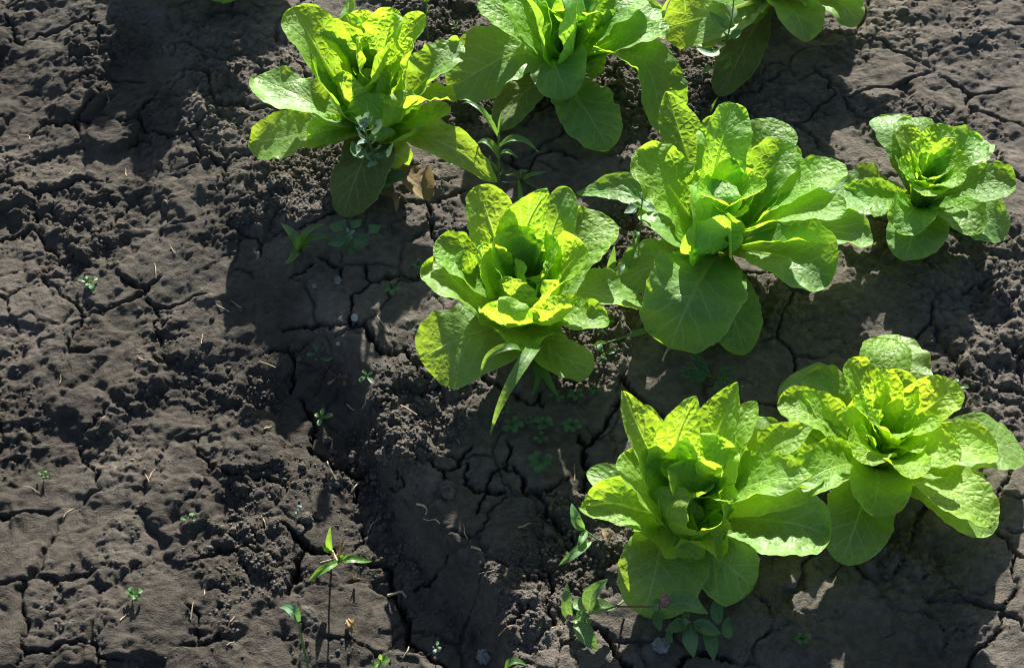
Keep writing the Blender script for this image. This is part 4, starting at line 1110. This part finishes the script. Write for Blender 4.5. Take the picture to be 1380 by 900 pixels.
# feathery weed in the deep shade on the right
g = Weed('mayweed', 'fine feathery dark green weed in the shade between two lettuces', 'weed', 960, 505)
for k in range(9):
    a = rngw.uniform(0, 6.28); r = rngw.uniform(22, 42)
    e = (960 + math.cos(a) * r, 503 + math.sin(a) * r * .9)
    g.stem([(960, 508, 0), (960 + math.cos(a) * r * .5, 503 + math.sin(a) * r * .5, 2.4), (e[0], e[1], 1.8)], .7, .4)
    for t in np.linspace(.3, 1, 7):
        for sgn in (-1, 1):
            b_ = a + sgn * 0.8; l = 12 * (1.15 - t * .6)
            p = (960 + math.cos(a) * r * t, 505 + math.sin(a) * r * t * .9, 2.3)
            g.leaf('seedling', 2.6, p, (p[0] + math.cos(b_) * l * .5, p[1] + math.sin(b_) * l * .5, 2.5), (p[0] + math.cos(b_) * l, p[1] + math.sin(b_) * l, 2.0), prof=prof_blade, nt=6, ns=3)
g.leaf('old', 4, (916, 538, .6), (922, 533, 1.6), (928, 540, 1), prof=prof_blade)

# upper right weed, top weeds
g = Weed('goosefoot', 'tall thin goosefoot with yellow-green leaves before the dark corner lettuce', 'weed', 958, 108)
g.stem([(958, 112, 0), (966, 90, 3), (978, 58, 7.5), (986, 25, 12), (990, -12, 16)], 1.7, 1.0)
for q in [((974, 62, 6.5), (960, 72, 7), (938, 64, 6.6), 22), ((986, 34, 10.5), (972, 36, 10.5), (956, 16, 11.5), 22), ((978, 55, 8), (972, 60, 8.4), (960, 56, 9), 13), ((984, 45, 9), (982, 34, 10.4), (986, 22, 11.4), 18), ((980, 50, 8.5), (990, 48, 9), (998, 40, 9.4), 18),
          ((966, 85, 4), (974, 78, 5), (978, 74, 5.4), 9), ((982, 52, 8), (977, 46, 8.6), (975, 44, 9), 8), ((968, 92, 3), (982, 88, 4), (985, 76, 5), 12), ((964, 96, 2.4), (956, 92, 3), (945, 100, 2), 14)]:
    g.leaf('goose', q[-1], *q[:-1], prof=prof_rhomb, cup=.5, tint=(1.5, 1.4, 1.1))
for q in [((984, 30, 11), (981, 22, 12), (977, 17, 12.6), 4), ((986, 26, 12), (990, 16, 13), (988, 8, 14), 8), ((987, 22, 12), (982, 12, 13), (978, 4, 14), 8)]:
    g.leaf('goosetip', q[-1], *q[:-1], cup=.5)
g = Weed('grass_weed', 'bent grass blade arching over the dark corner lettuce leaf', 'weed', 893, 30)
g.leaf('grass', 8, (892, 26, 3), (897, 8, 8), (907, -4, 10), (921, 2, 10), (924, 18, 8), prof=prof_blade, nt=24, tint=(1.5, 1.4, 1))
g = Weed('grass_weed', 'short grass blade on dark soil between the corner leaf and the right lettuce', 'weed', 960, 150)
g.leaf('grass', 7, (957, 152, 0), (962, 142, 2), (968, 130, 3.4), prof=prof_blade, tint=(1.4, 1.3, 1))
g = Weed('seedling', 'slim upright weed on sunlit crumbs between the two uppermost lettuces', 'seedling', 576, 48)
g.stem([(577, 52, 0), (575, 25, 4), (574, -6, 9)], 1.3, .9)
for q in [((575, 28, 4), (569, 20, 5), (561, 28, 4.4), 12), ((575, 30, 4), (572, 25, 4.6), (568, 30, 4), 8), ((575, 18, 5), (578, 10, 6.4), (580, 5, 7), 6), ((574, 4, 7.4), (568, -6, 8.4), (560, -10, 8.6), 10), ((574, 4, 7.4), (582, -6, 8.4), (588, -8, 8.6), 10)]:
    g.leaf('grass', q[-1], *q[:-1], prof=prof_lance, tint=(1.2, 1.1, .9))
g = Weed('seedling', 'tiny dim seedling at the shadow edge beside the wide dark leaf', 'seedling', 614, 34)
for q in [((614, 35, 0), (617, 31, 1), (616, 27, 1.4), 5), ((614, 36, 0), (610, 33, .8), (606, 32, .8), 4), ((614, 36, 0), (611, 38, .6), (607, 38, .6), 4)]:
    g.leaf('seedling', q[-1], *q[:-1], prof=prof_spoon, nt=8, ns=5)

# fallen leaves, straw
g = Weed('dead_leaf', 'dry tan lettuce leaf curled on the soil under the open-hearted lettuce', 'dead leaf', 560, 240)
g.leaf('dead', 52, (538, 226, 2.2), (550, 238, 2.6), (565, 250, 2.4), (584, 254, .8), prof=prof_lettuce, cup=.5, ruf=.35, nt=40, ns=25, name='blade')
g = Weed('dead_leaf', 'small withered leaf scrap beside the crack below the tan leaf', 'dead leaf', 528, 266)
for q in [((512, 260, 1), (524, 262, 1.4), (536, 270, .8), 12), ((530, 258, 1.6), (534, 270, 1.4), (534, 286, .4), 9), ((538, 262, .6), (544, 268, 1), (552, 276, .4), 4)]:
    g.leaf('dead', q[-1], *q[:-1], prof=prof_lance, ruf=.3, name='shred')
g = Weed('dead_leaf', 'shrivelled tan leaf scrap on sunlit clods near the grass seedling', 'dead leaf', 472, 842)
for q in [((468, 834, .4), (472, 842, 1.4), (474, 855, .5), 9), ((470, 832, .4), (476, 838, 1.5), (480, 846, .6), 6), ((466, 838, .4), (471, 846, 1.2), (470, 850, .4), 6)]:
    g.leaf('dead', q[-1], *q[:-1], prof=prof_lance, ruf=.4, name='shred', cup=.9)
g = Weed('dead_leaf', 'dried seedling with splayed straw-coloured blades on a furrow clod', 'dead leaf', 478, 780)
for q in [((478, 782, .2), (476, 776, 1.2), (474, 772, 1.6), 3), ((478, 782, .2), (482, 778, 1.4), (488, 780, .8), 3), ((478, 782, .2), (480, 774, 1.4), (481, 770, 1.8), 3)]:
    g.leaf('dead', q[-1], *q[:-1], prof=prof_blade, name='dry_blade', nt=8, ns=5)

STRAW = [('curved pale straw lying in the long leaf shadow', [(562, 679, .6), (571, 683, 1.0), (576, 691, .8), (574, 697, .5)], 1.6),
         ('curled pale straw lying at the edge of the furrow crack', [(523, 802, .6), (533, 799, 1.2), (541, 797, 1.2), (547, 804, .6)], 1.8),
         ('short pale straw stub beside the bottom seedling', [(543, 886, .3), (549, 877, .8), (551, 871, .6)], 1.1),
         ('thin straw on the sunlit crumbs below the round leaf', [(540, 546, .7), (550, 551, .9), (562, 559, .7)], 1.1),
         ('bleached twig stuck to the round clod in the furrow', [(452, 646, 1), (446, 634, 1.6), (441, 622, 1.0)], 1.6),
         ('thin straw in the dark foot of the bank', [(468, 545, .5), (473, 550, .7), (478, 553, .5)], 1.0),
         ('short straw near the round clod in the furrow', [(474, 663, .5), (479, 655, .8), (484, 650, .6)], 1.3),
         ('thin straw in shade above the sunlit crumb patch', [(508, 426, .5), (515, 435, .6), (524, 448, .4)], .8),
         ('pale straw scrap below the long leaf shadow edge', [(635, 737, .5), (641, 738, .7), (648, 741, .5)], 1.4),
         ('dangling dry tendril below the broad half-lit leaf', [(902, 468, 1.6), (897, 476, 1.2), (893, 486, .5)], 1.8),
         ('straw fragment on the sunlit clod below the grass seedling', [(432, 758, .3), (450, 752, .5), (458, 742, .8)], 1.0)]
for (lab, pts, r) in STRAW:
    b_ = pxg(pts[0][0], pts[0][1])
    P = pts_to_world(pts, float(relief(b_[0], b_[1])))
    for p in P: p[2] = max(p[2], height(p[0], p[1]) + r * .0008)
    o = tube('straw', P, r * .001, r * .0007, M['straw'], None, 6)
    tag(o, lab, 'straw', 'bits of dry straw on the soil')

rl = np.random.default_rng(19)
for k in range(46):
    far = k < 30
    u = rl.uniform(20, 370) if far else rl.uniform(400, 980); v = rl.uniform(120, 890) if far else rl.uniform(590, 890)
    if not far and 780 < u and v < 800: continue
    a = rl.uniform(0, 3.14); l = rl.uniform(4, 13)
    b_ = pxg(u, v)
    P = []
    for q in (-1, -.3, .4, 1):
        x_ = b_[0] + math.cos(a) * l * .001 * q + rl.normal() * .0008; y_ = b_[1] + math.sin(a) * l * .001 * q + rl.normal() * .0008
        P.append((x_, y_, height(x_, y_) + .0009 + .0012 * rl.random()))
    o = tube('straw', P, .0006 + .0004 * rl.random(), .0004, M['straw'], None, 5)
    if far: tag(o, 'tiny broken straw on the bare furrow away from all plants', 'straw', 'broken straws on the bare furrow')
    else: tag(o, 'tiny broken straw on the shaded and sunlit ground in front of the lettuces', 'straw', 'broken straws in front of the lettuces')
for (u, v, n, r, lab) in [(120, 380, 5, 15, 'five-leaved seedling alone on the bare furrow'), (255, 700, 4, 13, 'four-leaved seedling on the furrow, nearest the grass seedling'), (180, 800, 6, 12, 'small six-leaved seedling low on the bare furrow'),
                          (60, 640, 4, 10, 'tiny seedling at the outer edge of the bare furrow'), (1290, 520, 5, 15, 'five-leaved seedling beside the outer lettuces'), (1080, 860, 5, 14, 'seedling on bare ground beyond the shaded knotweed')]:
    g = Weed('seedling', lab, 'seedling', u, v)
    g.stem([(u, v + 2, 0), (u, v, 0.9)], 0.8, 0.6, 'redstem')
    a0 = rl.uniform(0, 6.28)
    for j in range(n):
        a = a0 + j * 6.283 / n + rl.uniform(-.3, .3); rr = r * rl.uniform(.7, 1.15)
        du, dv = math.cos(a) * rr, math.sin(a) * rr * 0.8
        g.leaf('seedling', rr * 0.5, (u, v, 0.8), (u + du * .55, v + dv * .55, 1.4), (u + du, v + dv, 1.0), prof=prof_spoon, nt=10, ns=7, tint=(1.2, 1.15, 1))

# ---------------------------------------------------------------- stones and clods
def lump(name, label, cat, u, v, r, mat, seed, squash=(1, .85, .7), sub=3, rough=.3, group=None, sink=.35):
    b_ = pxg(u, v); z = height(b_[0], b_[1])
    o = ball(name, (0, 0, 0), r * .001, mat, None, seed, sub, rough, squash)
    o.location = (b_[0], b_[1], z + r * .001 * (.7 - sink))
    tag(o, label, cat, group)
    return o

lump('pebble', 'pale chalky pebble beside the fork of the long crack', 'pebble', 478, 428, 5.5, M['pale_stone'], 1)
lump('pebble', 'dim grey pebble in shade above the long crack', 'pebble', 456, 381, 6, M['grey_stone'], 2)
lump('pebble', 'small dim pebble at the left of the shaded crust', 'pebble', 424, 387, 4, M['grey_stone'], 3)
lump('pebble', 'tiny pale pebble above the trailing red-stemmed seedling', 'pebble', 456, 464, 3, M['pale_stone'], 4)
lump('stone', 'slate grey stone at the tip of the long leaf shadow', 'stone', 652, 886, 9.5, M['grey_stone'], 5, (1, .9, .8))
lump('stone', 'flat grey stone in the shade under the knotweed', 'stone', 890, 871, 11, M['grey_stone'], 6, (1, .8, .5))
lump('soil_clod', 'round pitted clod with a bleached twig in the furrow', 'clod', 454, 651, 8, M['clod'], 7, (1, .95, .9), 3, .35)
lump('soil_clod', 'round clod half lit at the foot of the dark bank', 'clod', 519, 615, 11, M['clod'], 8, (1, .9, .9), 3, .4)
lump('soil_clod', 'flat pale flake of crust beside the blue-green grass stalk', 'clod', 416, 832, 13, M['clod'], 9, (1.1, .8, .25), 3, .3)
lump('soil_clod', 'smooth brown clod just above the wide furrow crack', 'clod', 404, 711, 7, M['clod'], 10, (.8, 1.1, .8), 3, .25)
lump('soil_clod', 'pitted clod above the wide furrow crack beside the tiny seedling', 'clod', 412, 697, 9, M['clod'], 12, (1, .9, .8), 3, .4)
lump('soil_clod', 'small clod on the crumb patch nearest the round leaf', 'clod', 612, 506, 8, M['clod'], 13, (1.3, .7, .7), 3, .4)
lump('soil_clod', 'dark clod in the shade where the bank meets the furrow', 'clod', 604, 660, 10, M['clod'], 14, (1.3, .8, .7), 3, .4)

rc = np.random.default_rng(77)
ZONES = [(590, 540, 70, 80, 34), (470, 640, 70, 40, 26), (455, 600, 50, 25, 14), (790, 490, 50, 50, 14), (500, 700, 60, 60, 16), (750, 850, 60, 50, 18), (780, 740, 45, 50, 16), (590, 45, 40, 40, 10), (860, 335, 40, 30, 10),
         (930, 90, 25, 35, 9), (420, 225, 30, 25, 7), (560, 850, 70, 40, 16), (430, 860, 50, 40, 10), (250, 560, 200, 260, 60), (1250, 760, 120, 120, 24)]
nb = 0
CZ = ['on the sunlit patch left of the round lettuce leaf', 'on the furrow around the round clod with the twig', 'at the dark foot of the bank', 'on the sunlit patch under the thin grass stalk',
      'in the furrow left of the long leaf shadow', 'on the sunlit strip left of the knotweed', 'around the narrow knotweed sprig', 'beside the slim weed between the two top lettuces', 'under the leggy goosefoot',
      'beneath the dark corner lettuce', 'left of the old drooping leaf', 'in the furrow near the tip of the leaf shadow', 'near the blue-green grass stalk', 'on the bare furrow far from any plant', 'on the bare ground at the far lower right']
for zi, (u, v, ru, rv, n) in enumerate(ZONES):
    for k in range(n):
        if nb >= 280: break
        uu = u + rc.normal() * ru * .5; vv = v + rc.normal() * rv * .5
        lump('soil_clod', 'small rough crumb of dry soil ' + CZ[zi], 'clod', uu, vv, 1.8 + 2.6 * rc.random() ** 2 + (2.0 if rc.random() < .12 else 0), M['clod'], 200 + nb, (1, rc.uniform(.7, 1), rc.uniform(.55, .9)), 2, .38, 'loose crumbs ' + CZ[zi], .3)
        nb += 1

# the finest crumbs, one object
def crumbs():
    v0, f0 = ICO[0]
    tmpl = []
    for k in range(8):
        o = k * 11.3
        d = 1 + .38 * gnoise(v0[:, 0] * 2 + o, v0[:, 1] * 2 + v0[:, 2] * 1.6 + o)
        tmpl.append(v0 * d[:, None] * np.array([1, .85, .7]))
    N = 24000
    x = np.where(rc.random(N * 5) < .62, rc.uniform(-.36, .34, N * 5), rc.uniform(-.85, .85, N * 5)); y = rc.uniform(-.55, .72, N * 5)
    keep = rc.random(N * 5) < (.03 + .85 * gsample(CRUMB, x, y) ** 1.5)
    x = x[keep][:N]; y = y[keep][:N]; n = len(x)
    z = gsample(GZ, x, y)
    cr = gsample(CRUMB, x, y)
    r = .0007 + (.0012 + .0022 * cr) * rc.random(n) ** 2.2
    V = np.empty((n, len(v0), 3)); F = np.empty((n, len(f0), 3), int)
    for k in range(n):
        a = rc.uniform(0, 6.28); c, s = math.cos(a), math.sin(a)
        T = tmpl[k & 7]
        V[k, :, 0] = x[k] + r[k] * (T[:, 0] * c - T[:, 1] * s); V[k, :, 1] = y[k] + r[k] * (T[:, 0] * s + T[:, 1] * c); V[k, :, 2] = z[k] + r[k] * (T[:, 2] + .25)
        F[k] = f0 + k * len(v0)
    o = mesh_obj('soil_crumbs', V.reshape(-1, 3), F.reshape(-1, 3), M['clod'])
    o['kind'] = 'stuff'
    o['label'] = 'fine loose crumbs of dry soil strewn over the ground'
crumbs()
